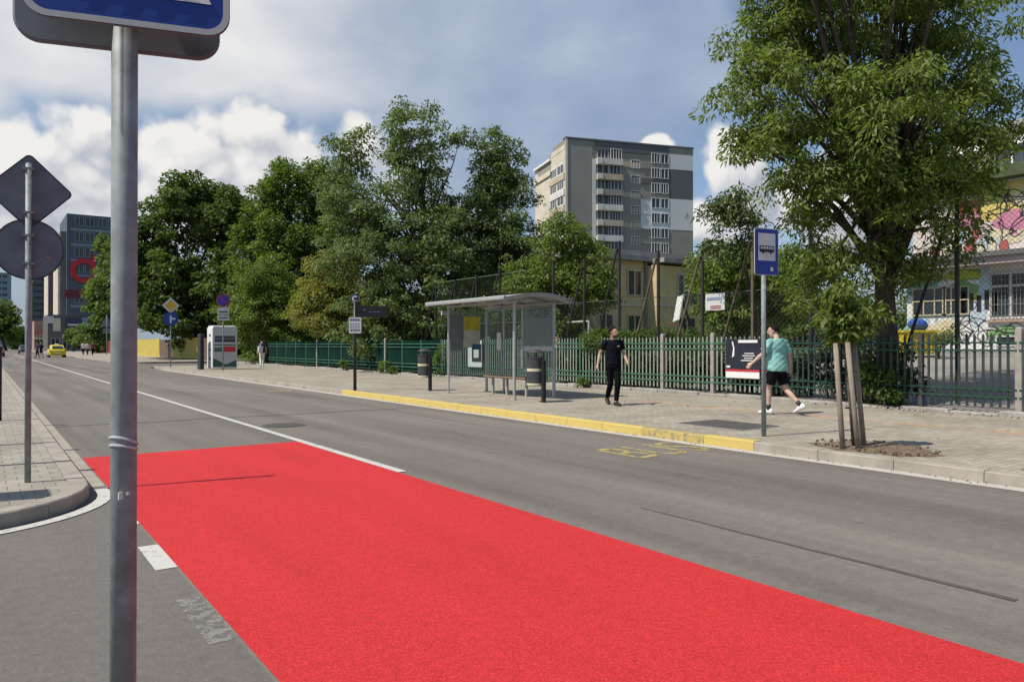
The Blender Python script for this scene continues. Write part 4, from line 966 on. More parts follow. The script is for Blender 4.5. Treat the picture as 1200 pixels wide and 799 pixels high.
m_=MB(); o=Vector((cx_,Yb-.35,cz_)); N_=30
def arcband(mb,o,r0,r1,a0,a1,th,n=26):
    for i in range(n):
        b0=R(a0+(a1-a0)*i/n); b1=R(a0+(a1-a0)*(i+1)/n)
        mb.prism([(r0*math.cos(b0),r0*math.sin(b0)),(r1*math.cos(b0),r1*math.sin(b0)),(r1*math.cos(b1),r1*math.sin(b1)),(r0*math.cos(b1),r0*math.sin(b1))],o,(1,0,0),(0,0,1),th)
arcband(m_,o,8.3*pxm*1.1,13*pxm*1.1,0,360,.25); m_.prism([(7*pxm,-12*pxm),(12*pxm,-12*pxm),(12*pxm,20*pxm),(7*pxm,16*pxm)],o+Vector((0,-.02,0)),(1,0,0),(0,0,1),.25)
m_.prism(circ(4*pxm,16,20*pxm,8*pxm),o,(1,0,0),(0,0,1),.25); m_.build('ring_emblem',RING,tb)
# podium shops
Ys=190.; D=Dat(80,Ys)
x0,x1=Xat(56,Ys),Xat(128,Ys)
ps=thing('shop_building','low dark shop building with signboards at the foot of the office tower','building',((x0+x1)/2,Ys+5,0))
m_=MB(); m_.bx(x0,x1,Ys,Ys+16,0,zof(369,D)); m_.build('wall',mat('shop_wall',(.10,.10,.10),.8,sc=.2),ps)
fP=Fac((x0,Ys,0),(1,0,0),ps); W=x1-x0
fP.panel('cream_panel',W*.08,W*.20,zof(388,D),zof(373,D),CREAM,.2); fP.panel('shop_sign',W*.28,W*.52,zof(385,D),zof(373,D),mat('shop_navy',(.03,.04,.09),.5),.25); fP.panel('shop_sign',W*.55,W*.68,zof(382,D),zof(372,D),mat('shop_blue',(.15,.25,.45),.5),.22)
fP.panel('white_sign',-.0,W*.09,zof(379,D),zof(371,D),WHITE_G,.3)
for k in range(5): fP.window(W*(.05+.18*k),.4,W*.14,2.6,2,STRIP,WGLASS,.15)
fP.panel('sign_print',W*.31,W*.49,zof(381.5,D),zof(379.5,D),WHITE_G,.3)
# row of street-front houses on the right side seen end-on
Yr=260.
def tower(name,label,u0,u1,vt,Y,mt,depth_,wins,sidemat=None,cols=3,wf=None):
    x0,x1=Xat(u0,Y),Xat(u1,Y); D=Dat((u0+u1)/2,Y); zt=zof(vt,D)
    t=thing(name,label,'building',((x0+x1)/2,Y+depth_/2,0)); m_=MB(); m_.bx(x0,x1,Y,Y+depth_,0,zt); m_.build('wall',mt,t)
    if sidemat: m_=MB(); m_.bx(x0-.25,x0-.02,Y+.3,Y+depth_-.3,0,zt-.5); m_.build('side_wall',sidemat,t)
    f=Fac((x0,Y,0),(1,0,0),t); W=x1-x0; n=wins; H=zt/n
    for k in range(1,n):
        for c in range(cols): f.window(W*(.08+c*.84/cols),k*H+.3*H,W*.84/cols*.82,H*.5,2,wf or STRIP,WGLASS,.12)
    m_=MB(); m_.bx(x0-.3,x1+.3,Y-.3,Y+depth_+.3,zt,zt+.5); m_.build('roof',mt,t); return t
tower('apartment_building','narrow pink and brown street-front block left of the office tower',57,69,300,300.,mat('brown_facade',(.22,.12,.10),.9,sc=.3),20,9,CREAM)
tower('glass_tower','dark glazed tower rising behind the disc sign pole',38,56,305,330.,mat('dark_glass',(.03,.045,.06),.3,sc=.2),25,14,mat('teal_glass',(.10,.17,.19),.3,sc=.2),4)
tower('apartment_building','slim pale corner block just right of the disc sign pole',32.5,37.5,330,280.,CREAM,14,8,None,1)
tower('office_block','pale hazy office block at the far left edge of the picture',-30,13,320,520.,mat('far_blue_grey',(.26,.31,.36),.7,sc=.1),30,12,None,5)
# shops lower front with canopy stripe
x0,x1=Xat(40,240.),Xat(58,240.)
t=thing('kiosk_row','row of low shops with pink fascia behind the yellow taxi','building',((x0+x1)/2,242,0))
m_=MB(); m_.bx(x0,x1,240,250,0,zof(376,Dat(48,240.))); m_.build('wall',mat('shop_pink',(.36,.24,.22),.9,sc=.4),t)
f=Fac((x0,240,0),(1,0,0),t); W=x1-x0
for k in range(3): f.window(W*(.06+.31*k),.5,W*.26,2.4,2,STRIP,WGLASS,.12)
f.panel('fascia',0,W,4.2,5.2,mat('fascia_red',(.34,.12,.12),.7),.3); f.panel('awning',.1,W-.1,3.1,3.4,WHITE,1.4)
# block filling the skyline behind trees, right of the apartment block
t=thing('house','small pale far house showing beneath the leaves right of the apartment block','building',(150,120,0))
q=at(838,150); m_=MB(); box_on(q,(.817,-.576,0),(.576,.817,0),9,8,0,zof(293,150),m_); m_.build('wall',CREAM,t)
m_=MB(); q2=q-Vector((.817,-.576,0))*.5; box_on(q2-Vector((.576,.817,0))*.4,(.817,-.576,0),(.576,.817,0),10,9,zof(293,150),zof(288,150),m_); m_.build('roof',mat('roof_tile',(.30,.13,.09),.9,sc=1),t)
f=Fac(q,(.817,-.576,0),t)
for k in range(3): f.window(.8+2.8*k,zof(299,150),1.4,.9,2,WHITE,WGLASS,.1)
# ------------------------------------------------------------------ vehicles
def car(label,loc,rz,paint,cat='car',taxi=False,name='parked_car'):
    t=thing(name,label,cat,loc,rz)
    # rings along length y (front +y): (y, half width, z low, z high)
    def ring(y,w,z0,z1,r=.12,n=5):
        pts=rrect(2*w,z1-z0,min(r,(z1-z0)/2-.01),3); return [Vector((a,y,(z0+z1)/2+b)) for a,b in pts]
    m_=MB(); m_.loft([ring(*q) for q in((-2.15,.66,.36,.82),(-2.08,.80,.28,.95),(-1.7,.87,.24,1.0),(-.6,.89,.22,.98),(.8,.89,.22,.95),(1.5,.86,.24,.88),(1.95,.78,.28,.78),(2.1,.62,.34,.68))]); bd=m_.build('body',paint,t,smooth=True,local=True)
    m_=MB(); m_.loft([ring(y,w,.86,z,.14) for y,w,z in((-1.95,.70,1.0),(-1.5,.70,1.36),(-.9,.69,1.47),(.1,.69,1.48),(.5,.69,1.40),(1.15,.72,.96))]); m_.build('cabin',paint,t,smooth=True,local=True)
    m_=MB(); m_.add([(-.58,-1.97,1.02),(.58,-1.97,1.02),(.50,-1.57,1.36),(-.50,-1.57,1.36)],[(0,1,2,3)]); m_.v=[(x,y-.04,z+.02) for x,y,z in m_.v]; m_.build('rear_window',WGLASS,t,local=True)
    m_=MB(); m_.add([(-.60,1.14,1.0),(.60,1.14,1.0),(.52,.62,1.38),(-.52,.62,1.38)],[(0,1,2,3)]); m_.v=[(x,y+.03,z+.02) for x,y,z in m_.v]; m_.build('windscreen',WGLASS,t,local=True)
    for s in(-1,1):
        m_=MB(); m_.add([(s*.722,-1.3,1.02),(s*.722,.85,1.02),(s*.705,.35,1.36),(s*.705,-1.2,1.36)],[(0,1,2,3)]); m_.build('side_window',WGLASS,t,local=True)
        m_=MB(); m_.bx(s*.84-.12 if s>0 else -.84,s*.84 if s>0 else -.84+.12,-2.14,-2.0,.72,.92); m_.build('tail_light',LAMPR,t,local=True)
        m_=MB(); m_.bx(s*.74-.12 if s>0 else -.74,s*.74 if s>0 else -.74+.12,1.96,2.06,.58,.7); m_.build('headlight',LAMPW,t,local=True)
        for y in(-1.35,1.3):
            m_=MB(); m_.path([(s*.70,y,.32),(s*.905,y,.32)],.32,18); wh=m_.build('wheel',TYRE,t,local=True); m_=MB(); m_.path([(s*.9,y,.32),(s*.915,y,.32)],.2,14); m_.build('rim',RIM,wh,local=True)
    m_=MB(); m_.bx(-.26,.26,-2.175,-2.15,.5,.62); m_.build('number_plate',WHITE,t,local=True)
    if taxi: m_=MB(); m_.bx(-.2,.2,-.3,-.12,1.49,1.62); m_.build('roof_sign',WHITE,t,local=True,bevel=.03)
    return t
q=G(66,418.6,0); car('yellow taxi seen from behind driving away down the far lane',(q.x,q.y,0),0.0,TAXI,'taxi',True,'taxi')
q=G(31,414,0); car('dark grey car coming along the near lane far away',(q.x-.3,q.y,0),math.pi,CARG,name='car')
q=at(2,95); t=car('dark red car at the far left edge of the road',(q.x-.6,q.y,0),math.pi,mat('car_red',(.18,.02,.02),.3,.1,.05,1),name='car')
# ------------------------------------------------------------------ people
def remesh_build(mb,name,mt,parent,vox,smooth_it=2,fold=0.0,seed=0):
    o=mb.build(name,mt,parent,local=True)
    md=o.modifiers.new('r','REMESH'); md.mode='VOXEL'; md.voxel_size=vox; md.use_smooth_shade=True
    if smooth_it:
        sm_=o.modifiers.new('s','SMOOTH'); sm_.factor=.5; sm_.iterations=smooth_it
    dg=bpy.context.evaluated_depsgraph_get(); me=bpy.data.meshes.new_from_object(o.evaluated_get(dg)); o.modifiers.clear()
    old=o.data; o.data=me; bpy.data.meshes.remove(old); me.name=name
    if fold:
        co=np.empty(len(me.vertices)*3,np.float32); no=np.empty_like(co); me.vertices.foreach_get('co',co); me.vertices.foreach_get('normal',no)
        c=co.reshape(-1,3); n=no.reshape(-1,3)
        f=np.sin(c[:,2]*31+c[:,0]*19+seed)*np.sin(c[:,0]*23-c[:,2]*11+c[:,1]*17+seed*2)+.6*np.sin(c[:,2]*55+c[:,1]*40-c[:,0]*30)
        c+=n*(f*fold)[:,None]; me.vertices.foreach_set('co',c.ravel()); me.update()
    if not me.materials: me.materials.append(mt)
    me.polygons.foreach_set('use_smooth',[True]*len(me.polygons))
    return o
def ering(c,rx,ry,n=20,tilt=0.0):
    return [Vector((c[0]+rx*math.cos(2*math.pi*k/n),c[1]+ry*math.sin(2*math.pi*k/n),c[2]+tilt*math.sin(2*math.pi*k/n))) for k in range(n)]
V=Vector
def hand(mb,wr,d,palm_n,side,curl=.5,sc=1.0):
    """palm, four fingers of different lengths with two bends, thumb from the side near the wrist"""
    d=V(d).normalized(); pn=V(palm_n); pn=(pn-d*pn.dot(d)).normalized(); s=d.cross(pn)*side
    wr=V(wr); k=wr+d*.085*sc
    mb.path([wr-d*.02,wr+d*.03*sc,k],[.024*sc,.031*sc,.030*sc],10)
    mb.path([wr+s*.018+d*.035*sc,k+s*.022],[.02,.018],8); mb.path([wr-s*.018+d*.035*sc,k-s*.024],[.02,.018],8)
    for off,ln in((.030,.068),(.010,.078),(-.011,.072),(-.030,.056)):
        b=k+s*off*sc; m1=b+(d*math.cos(curl*.6)+pn*math.sin(curl*.6))*ln*.45*sc; m2=m1+(d*math.cos(curl*1.5)+pn*math.sin(curl*1.5))*ln*.32*sc; m3=m2+(d*math.cos(curl*2.2)+pn*math.sin(curl*2.2))*ln*.28*sc
        mb.path([b-d*.02,b,m1,m2,m3],[.010,.010,.0092,.0085,.0065],7)
    t0=wr+d*.02+s*.026; t1=t0+(d*.75+s*.55+pn*.25).normalized()*.045*sc; t2=t1+(d*.9+s*.1+pn*.35).normalized()*.032*sc
    mb.path([t0-d*.01,t0,t1,t2],[.014,.014,.0115,.008],7)
def person(label,loc,rz,J,st,vox=.009,group=None):
    t=thing('person',label,'person',loc,rz,group)
    b=MB(); H=J['head']; yaw=J.get('headyaw',0); nod=J.get('nod',0)
    Mh=Matrix.Rotation(yaw,3,'Z')@Matrix.Rotation(nod,3,'X')
    hp=V(H); nb=V(J['neck'])
    hd=lambda x,y,z: hp+Mh@V((x,y,z))
    # head: cranium, jaw, nose, ears, brow
    b.ell(hp+Mh@V((0,-.012,.02)),(.076,.096,.108),n=16,m=12,M=Mh)
    b.loft([[hd(rx*math.cos(2*math.pi*k/14),cy+ry*math.sin(2*math.pi*k/14),z) for k in range(14)] for z,rx,ry,cy in((.03,.070,.085,.005),(-.04,.064,.074,.018),(-.085,.052,.058,.030),(-.118,.030,.034,.042))])
    b.path([hd(0,.088,.035),hd(0,.112,-.018),hd(0,.094,-.035)],[.009,.015,.012],6)
    b.path([hd(-.04,.078,.042),hd(0,.088,.044),hd(.04,.078,.042)],.010,6)
    b.path([hd(-.024,.084,-.065),hd(.024,.084,-.065)],.008,6)
    for s in(-1,1): b.ell(hd(s*.078,-.005,.0),(.010,.022,.032),n=8,m=6,M=Mh)
    b.path([nb-V((0,0,.05)),nb+V((0,.0,.02)),hd(0,-.02,-.06)],[.062,.055,.054],12)
    T=J['torso']    # (z, cx, cy, rx, ry)
    b.loft([ering((x,y,z),rx,ry) for z,x,y,rx,ry in T])
    for k,s in(('R',1),('L',-1)):
        sh_,el,wr=V(J['sh'+k]),V(J['el'+k]),V(J['wr'+k])
        b.path([sh_-V((s*.04,0,-.0)),sh_,sh_.lerp(el,.45),el,el.lerp(wr,.35),wr],[.058,.056,.047,.038,.040,.026],12)
        hand(b,wr,J.get('hd'+k,(wr-el)),J.get('pn'+k,(-s,0.2,0)),s*J.get('ths'+k,1),J.get('curl',.45))
        hi,kn,an=V(J['hip'+k]),V(J['kn'+k]),V(J['an'+k])
        b.path([hi+V((0,0,.05)),hi,hi.lerp(kn,.4),kn,kn.lerp(an,.3)+V((0,-.012,0)),kn.lerp(an,.6),an],[.085,.088,.074,.054,.055,.044,.035],14)
        # bare foot inside the shoe
        fd=V(J['ft'+k]).normalized(); b.path([an,an+fd*.05-V((0,0,.045)),an+fd*.15-V((0,0,.062))],[.036,.034,.022],8)
    remesh_build(b,'body',st['skin'],t,vox)
    # eyes
    m_=MB()
    for s in(-1,1): m_.ell(hd(s*.031,.079,.018),(.011,.006,.006),n=8,m=5,M=Mh)
    m_.build('eyes',BLACK,t,local=True)
    # hair cap
    m_=MB(); c=hp+Mh@V((0,-.018,.026)); m_.ell(c,(.079,.100,.109),n=18,m=14,M=Mh)
    keep=[]; Mi=Mh.inverted()
    for f in m_.f:
        q=sum((V(m_.v[i]) for i in f),V((0,0,0)))/len(f); q=Mi@(q-hp)
        if q.z>.050+.045*min(1,max(0,(q.y+.01)/.06)) or (q.y<.0 and q.z>-.03-.02*(abs(q.x)<.05)) : keep.append(f)
    m_.f=keep; m_.m=[0]*len(keep); h_=m_.build('hair',st.get('hair',HAIR),t,smooth=True,local=True)
    md=h_.modifiers.new('s','SOLIDIFY'); md.thickness=.007; md.offset=1
    if st.get('beard'):
        m_=MB(); m_.loft([[hd(rx*math.cos(R(a)),cy+ry*math.sin(R(a)),z) for a in range(-10,191,20)] for z,rx,ry,cy in((-.068,.066,.070,.022),(-.08,.062,.066,.027),(-.098,.055,.060,.034),(-.126,.030,.034,.045))],cap=False); m_.build('beard',mat('beard_hair',(.07,.042,.03),.8),t,smooth=True,local=True)
    # shirt
    m_=MB(); g=st.get('shirt_ease',.02); TS=[q for q in T if q[0]>=st.get('hem',.86)]
    m_.loft([ering((x,y,z),rx+g*(1.15 if z<1.2 else .75),ry+g*(1.2 if z<1.2 else .7)) for z,x,y,rx,ry in TS])
    m_.path([nb-V((0,0,.06)),nb+V((0,0,.0))],[.085,.070],14)
    for k,s in(('R',1),('L',-1)):
        sh_,el=V(J['sh'+k]),V(J['el'+k]); f=st.get('sleeve',.62); e2=sh_.lerp(el,f)
        m_.path([sh_-V((s*.05,0,-.005)),sh_,sh_.lerp(el,.3),e2],[.070,.072,.068,.066+g*.4],14)
    s_=remesh_build(m_,'shirt',st['top'],t,max(vox,.011),2,st.get('fold',.004),1)
    if st.get('logo'): q=MB(); q.box(st['logo'],(.05,.004,.018)); q.build('chest_mark',WHITE,s_,local=True)
    # trousers or shorts
    m_=MB(); TP=[q for q in T if q[0]<=st.get('waist',1.06)]
    m_.loft([ering((x,y,z),rx+.012,ry+.012) for z,x,y,rx,ry in TP])
    for k,s in(('R',1),('L',-1)):
        hi,kn,an=V(J['hip'+k]),V(J['kn'+k]),V(J['an'+k])
        if st.get('shorts'): e2=hi.lerp(kn,.72); m_.path([hi+V((0,0,.06)),hi,e2],[.098,.106,.108],16)
        else: m_.path([hi+V((0,0,.06)),hi,hi.lerp(kn,.4),kn,kn.lerp(an,.35),kn.lerp(an,.95)],[.096,.100,.088,.070,.066,.052],16)
    remesh_build(m_,'shorts' if st.get('shorts') else 'trousers',st['legs'],t,max(vox,.011),2,.003,3)
    # shoes and socks
    for k,s in(('R',1),('L',-1)):
        an=V(J['an'+k]); fd=V(J['ft'+k]).normalized(); sd=fd.cross(V((0,0,1))).normalized(); up=sd.cross(fd).normalized()
        hl=an-fd*.065-up*.0
        def sr(dist,w,h,z0): dist*=1.12; w*=1.1; h*=1.08; c=an+fd*dist; return [c+sd*(w*math.cos(a))*(1 if math.sin(a)<.2 else .85)+up*(-.088+z0+(h*(.5+.5*math.sin(a)))) for a in[2*math.pi*i/14 for i in range(14)]]
        m_=MB(); m_.loft([sr(-.075,.022,.06,.012),sr(-.06,.038,.095,.0),sr(-.01,.043,.115,.0),sr(.05,.046,.092,.0),sr(.11,.050,.064,.0),sr(.16,.046,.05,.003),sr(.195,.026,.036,.010)])
        so_=m_.build('shoe',st['shoe'],t,smooth=True,local=True)
        if st.get('sock'):
            kn=V(J['kn'+k]); m_=MB(); u_=(kn-an).normalized(); m_.path([an-u_*.02,an+u_*.05,an+u_*.10],[.043,.041,.045],12); m_.build('sock',st['sock'],t,smooth=True,local=True)
    return t
TORSO=[(.80,0,0,.10,.085),(.86,0,0,.150,.105),(.93,0,0,.165,.115),(1.02,0,.005,.152,.105),(1.12,0,.01,.140,.098),(1.22,0,.01,.150,.105),(1.32,0,.005,.170,.115),(1.40,0,0,.180,.108),(1.46,0,-.005,.150,.085),(1.50,0,-.01,.085,.065)]
def pose(**k):
    J=dict(head=(0,.035,1.665),neck=(0,-.005,1.50),torso=TORSO,shR=(.185,0,1.435),shL=(-.185,0,1.435),elR=(.25,-.05,1.15),elL=(-.25,-.05,1.15),wrR=(.27,.06,.90),wrL=(-.27,.06,.90),
      hipR=(.09,0,.90),hipL=(-.09,0,.90),knR=(.09,.06,.49),knL=(-.09,.0,.49),anR=(.09,.0,.088),anL=(-.09,-.0,.088),ftR=(.12,1,0),ftL=(-.12,1,0)); J.update(k); return J
q=G(718.5,474.5,PV)
person('man in a black t-shirt and black trousers walking along the pavement past the shelter',(q.x,q.y,PV),R(155),
  pose(headyaw=R(38),elR=(.29,-.09,1.17),wrR=(.36,-.02,.92),elL=(-.26,-.02,1.17),wrL=(-.27,.20,1.0),knR=(.06,.0,.49),anR=(.05,-.30,.15),ftR=(.10,1,-.32),knL=(-.05,.17,.51),anL=(-.02,.17,.088),hipR=(.085,0,.895),hipL=(-.085,.0,.895),curl=.5),
  dict(skin=SKIN,top=TEE_K,legs=TROUS,shoe=SHOE_K,sock=CLOTH_W,beard=True,sleeve=.60,logo=(-.085,.128,1.35),fold=.004),.0085)
q=G(911,485.5,PV)
T2=[(z,x,y+.03*(z-.9),rx*1.10,ry*1.08) for z,x,y,rx,ry in TORSO]
tm=person('man in a teal t-shirt, black shorts and white trainers seen from behind',(q.x,q.y,PV),R(0),
  pose(torso=T2,head=(-.01,.09,1.655),neck=(0,.015,1.50),headyaw=R(35),nod=R(-12),shR=(.215,.0,1.435),shL=(-.215,.02,1.435),elL=(-.34,.10,1.20),wrL=(-.50,.22,1.02),elR=(.29,-.07,1.15),wrR=(.34,-.05,.89),
   hipR=(.09,0,.885),hipL=(-.09,0,.885),knL=(-.10,.15,.50),anL=(-.10,.13,.095),ftL=(-.15,1,.0),knR=(.12,-.12,.48),anR=(.13,-.43,.20),ftR=(.10,1,-.50),curl=.5),
  dict(skin=SKIN_L,top=TEAL,legs=SHORTS,shorts=True,shoe=SHOE_W,sock=BLACK,sleeve=.78,shirt_ease=.055,hem=.84,fold=.0045),.0085)
# the phone he carries
Mx=rootmat(tm); w_=Mx@V((.35,-.045,.79)); m_=MB(); m_.box(w_,(.012,.07,.14),R(12),M=Matrix.Rotation(.3,3,'X')); tag(m_.build('phone',BLACK),'dark phone held in the right hand of the man in teal','phone')
q=G(307,429.5,PV)
wm=person('woman in white trousers walking away past the white container with a pale bag',(q.x,q.y,PV),R(-15),
  pose(knR=(.08,.10,.5),anR=(.08,.16,.1),anL=(-.08,-.22,.16),knL=(-.08,-.03,.5),ftL=(0,1,-.4)),dict(skin=SKIN_L,top=CLOTH_N,legs=CLOTH_W,shoe=SHOE_W),.016)
m_=MB(); m_.prism(rrect(.26,.42,.05,3),(q.x-.16,q.y-.17,PV+1.1),(1,.1,0),(.12,0,1),.10); m_.path([(q.x-.16,q.y-.2,PV+1.25),(q.x-.12,q.y-.10,PV+1.46),(q.x-.1,q.y+.05,PV+1.42)],.015,6); tag(m_.build('shoulder_bag',CLOTH_W),'white shoulder bag on the back of the woman by the container','bag')
def far(u,v,z,rz,label,**st):
    q=G(u,v,z); d=dict(skin=SKIN,top=CLOTH_N,legs=TROUS,shoe=SHOE_K); d.update(st)
    person(label,(q.x,q.y,z),rz,pose(knR=(.08,.08,.5),anR=(.08,.14,.1),anL=(-.08,-.2,.14),ftL=(0,1,-.4)),d,.022)
far(44,419.5,0,2.2,'person in dark clothes crossing the road to the left of the taxi')
far(48.5,419.5,0,2.3,'person in a black top and shorts crossing just left of the taxi bonnet',shorts=True,top=TEE_K)
far(97.5,416,PV,.3,'person in a white top walking on the far pavement beyond the taxi',top=CLOTH_W)
far(102.5,416,PV,.2,'person in a white t-shirt and dark trousers on the far pavement near the red fence',top=CLOTH_W,legs=CLOTH_N)
far(108.5,416,PV,3.3,'person in dark red on the far pavement beside the red fence',top=mat('maroon_cloth',(.15,.03,.04),.85))

# ------------------------------------------------------------------ vegetation
def leaf_object(name,cen,ln,wd,axis,nrm,mt,parent):
    n=len(cen); axis=axis/np.linalg.norm(axis,axis=1,keepdims=True); side=np.cross(axis,nrm); side/=np.linalg.norm(side,axis=1,keepdims=True)+1e-9; up=np.cross(side,axis)
    l=ln[:,None]; w=wd[:,None]
    v=np.stack([cen-axis*l*.5,cen+side*w*.5+up*w*.18-axis*l*.05,cen+axis*l*.5-up*l*.10,cen-side*w*.5+up*w*.18-axis*l*.05],1).reshape(-1,3)
    v=v-np.array(rootmat(parent).translation)
    me=bpy.data.meshes.new(name); me.vertices.add(4*n); me.vertices.foreach_set('co',v.astype(np.float32).ravel())
    me.loops.add(4*n); me.loops.foreach_set('vertex_index',np.arange(4*n,dtype=np.int32)); me.polygons.add(n); me.polygons.foreach_set('loop_start',np.arange(0,4*n,4,dtype=np.int32))
    me.update(calc_edges=True); me.materials.append(mt); o=bpy.data.objects.new(name,me); C.objects.link(o); o.parent=parent; return o
def unit(n): d=RNG.normal(size=(n,3)); return d/np.linalg.norm(d,axis=1,keepdims=True)
def crown(parent,blobs,clumps,per,rc,ll,lw,mt,droop=.35,flat=.6,shell=.42,name='crown',cut=None):
    """blobs: list of (centre, radii); returns clump centres"""
    vol=np.array([r[0]*r[1]*r[2] for _,r in blobs])**.75; cnt=np.maximum(2,(clumps*vol/vol.sum()).astype(int)); cc=[];out=[]
    for (c,r),k in zip(blobs,cnt):
        d=unit(k); rad=RNG.random(k)**shell; p=np.array(c)+d*rad[:,None]*np.array(r); cc.append(p); out.append(d)
    cc=np.concatenate(cc); out=np.concatenate(out)
    if cut is not None: m=cut(cc); cc=cc[m]; out=out[m]
    K=len(cc); sz=RNG.uniform(.55,1.35,K)*rc
    npc=np.maximum(4,(per*(sz/rc)**2*RNG.uniform(.6,1.2,K)).astype(int)); idx=np.repeat(np.arange(K),npc); n=len(idx)
    d=unit(n); rad=RNG.random(n)**.45; off=d*rad[:,None]*sz[idx][:,None]; off[:,2]*=flat; off[:,2]-=droop*(off[:,0]**2+off[:,1]**2)/(sz[idx]+.01)*.8
    cen=cc[idx]+off
    ax=off*np.array([1,1,.4])+RNG.normal(size=(n,3))*.35*sz[idx][:,None]; ax[:,2]-=droop*sz[idx]
    nr=np.array([0,0,.75])+out[idx]*.35+RNG.normal(size=(n,3))*.55
    L_=ll*RNG.uniform(.6,1.35,n); W_=lw*RNG.uniform(.7,1.3,n)
    leaf_object(name,cen,L_,W_,ax,nr,mt,parent); return cc
def limbs(parent,base,ctr,r0,targets,nl,mt,fork=.35,lean=None,n=9,rmin=.02):
    m_=MB(); base=V(base); ctr=V(ctr); fk=base.lerp(ctr,fork); 
    mid=base.lerp(fk,.5)+V((random.uniform(-.12,.12),random.uniform(-.12,.12),0))*r0*4
    top=fk.lerp(ctr,.9)
    m_.path([base-V((0,0,.15)),base+V((0,0,.05)),base+V((0,0,.35)),mid,fk,fk.lerp(top,.5)+V((random.uniform(-1,1),random.uniform(-1,1),0))*r0,top],[r0*1.7,r0*1.45,r0*1.1,r0*.95,r0*.85,r0*.55,r0*.25],n)
    idx=RNG.choice(len(targets),min(nl,len(targets)),replace=False)
    for i in idx:
        t=V(targets[i]); s=random.uniform(.0,.85); a=fk.lerp(top,s) if t.z>fk.z else base.lerp(fk,random.uniform(.75,1)); r=r0*(.45-.3*s)
        m1=a.lerp(t,.35)+V((random.gauss(0,.12),random.gauss(0,.12),.12*(t-a).length*.8)); m2=a.lerp(t,.7)+V((random.gauss(0,.1),random.gauss(0,.1),.06*(t-a).length))
        m_.path([a,m1,m2,t],[r,r*.65,max(rmin,r*.35),rmin*.5],6)
    return m_.build('trunk',mt,parent,smooth=True)
def pblob(u,v,ru,rv,D,dd=0,rd=None):
    """crown lobe measured at distance D: picture radii give its real size"""
    px=D/FPX; c=at(u,D+dd,zof(v,D)); f=(D+dd)/D
    return ((c.x,c.y,CAM_H+(c.z-CAM_H)*f),(ru*px*f,(rd or (ru+rv)/2)*px*f*1.0,rv*px*f))
LM_SHADED=leafmat('shaded_hedge_leaf',(.016,.034,.010),(.032,.056,.018),.15)  # hedge leaves coloured darker to carry the shade behind the fence slats
LM_ASH=leafmat('ash_leaf',(.14,.195,.044),(.245,.305,.09),.50)
LM_DARK=leafmat('dark_leaf',(.08,.13,.030),(.15,.195,.055),.44)
LM_MID=leafmat('mid_leaf',(.105,.168,.036),(.17,.23,.06),.46)
LM_BLUE=leafmat('grey_green_leaf',(.12,.175,.066),(.205,.255,.11),.46)
LM_LIGHT=leafmat('light_leaf',(.13,.195,.038),(.215,.285,.065),.44)
LM_YEL=leafmat('yellow_leaf',(.22,.23,.055),(.35,.335,.10),.44)
LM_SILV=leafmat('silver_leaf',(.09,.135,.055),(.20,.25,.13),.35,.35)
def tree(label,uv,D,z0,blobs,clumps,per,rc,ll,lw,lm,r0,nl=14,bark=None,ctr=None,droop=.35,flat=.6,shell=.42,fork=.35,name='tree',cut=None,group=None):
    b=at(uv,D,z0); t=thing(name,label,'tree',b,0,group)
    cc=crown(t,blobs,clumps,per,rc,ll,lw,lm,droop,flat,shell,cut=cut)
    c=ctr or tuple(cc.mean(0)); limbs(t,b,c,r0,cc,nl,bark or BARK,fork); return t
# big tree on the right, behind the fence
Dn=16.9
bl=[pblob(*a) for a in((1010,30,110,85,Dn,0),(905,40,70,75,Dn,.4),(1110,40,75,80,Dn,.3),(1000,-70,170,75,Dn,0),(930,125,95,75,Dn,-.6),(1040,140,100,75,Dn,-1.4),(1130,130,75,65,Dn,.2),(880,110,45,50,Dn,-.2),
  (960,215,75,55,Dn,-.6),(1060,230,80,55,Dn,-.8),(1120,190,60,45,Dn,-.4),(985,295,62,45,Dn,-.4),(1055,315,45,35,Dn,-.3),(1000,355,45,28,Dn,-.9),(945,340,32,30,Dn,-.2),(1150,215,36,26,Dn,-.8),(1115,268,38,30,Dn,-.2),(1085,205,50,42,Dn,-.6),(890,165,36,30,Dn,-.3))]
tree('large leafy tree with drooping foliage rising behind the green fence on the right',1041,16.9,.12,bl,800,100,.42,.155,.052,LM_ASH,.25,110,fork=.33,droop=.5,ctr=at(1030,17.1,7.5),name='broadleaf_tree')
# its lighter neighbour left of the bus sign
tree('small pale leaved tree reaching out between the apartment block and the bus stop sign',905,21.5,.4,[pblob(*a) for a in((845,250,30,26,21,0),(862,238,28,18,21,0),(835,285,18,16,21,0),(880,262,20,20,21,0),(868,290,20,16,21,0))],75,48,.36,.16,.055,LM_SILV,.07,7,fork=.6,ctr=at(860,21,4.8),name='silver_leaf_tree',shell=.6)
tree('bushy green tree behind the notice board left of the bus stop sign',862,29,.7,[pblob(*a) for a in((850,325,38,46,29,0),(885,320,34,40,29,.5),(838,365,18,26,29,0),(915,350,30,40,29,1),(870,375,45,25,29,0),(930,320,25,45,31,1))],330,95,.5,.17,.08,LM_LIGHT,.12,16,name='bushy_tree')
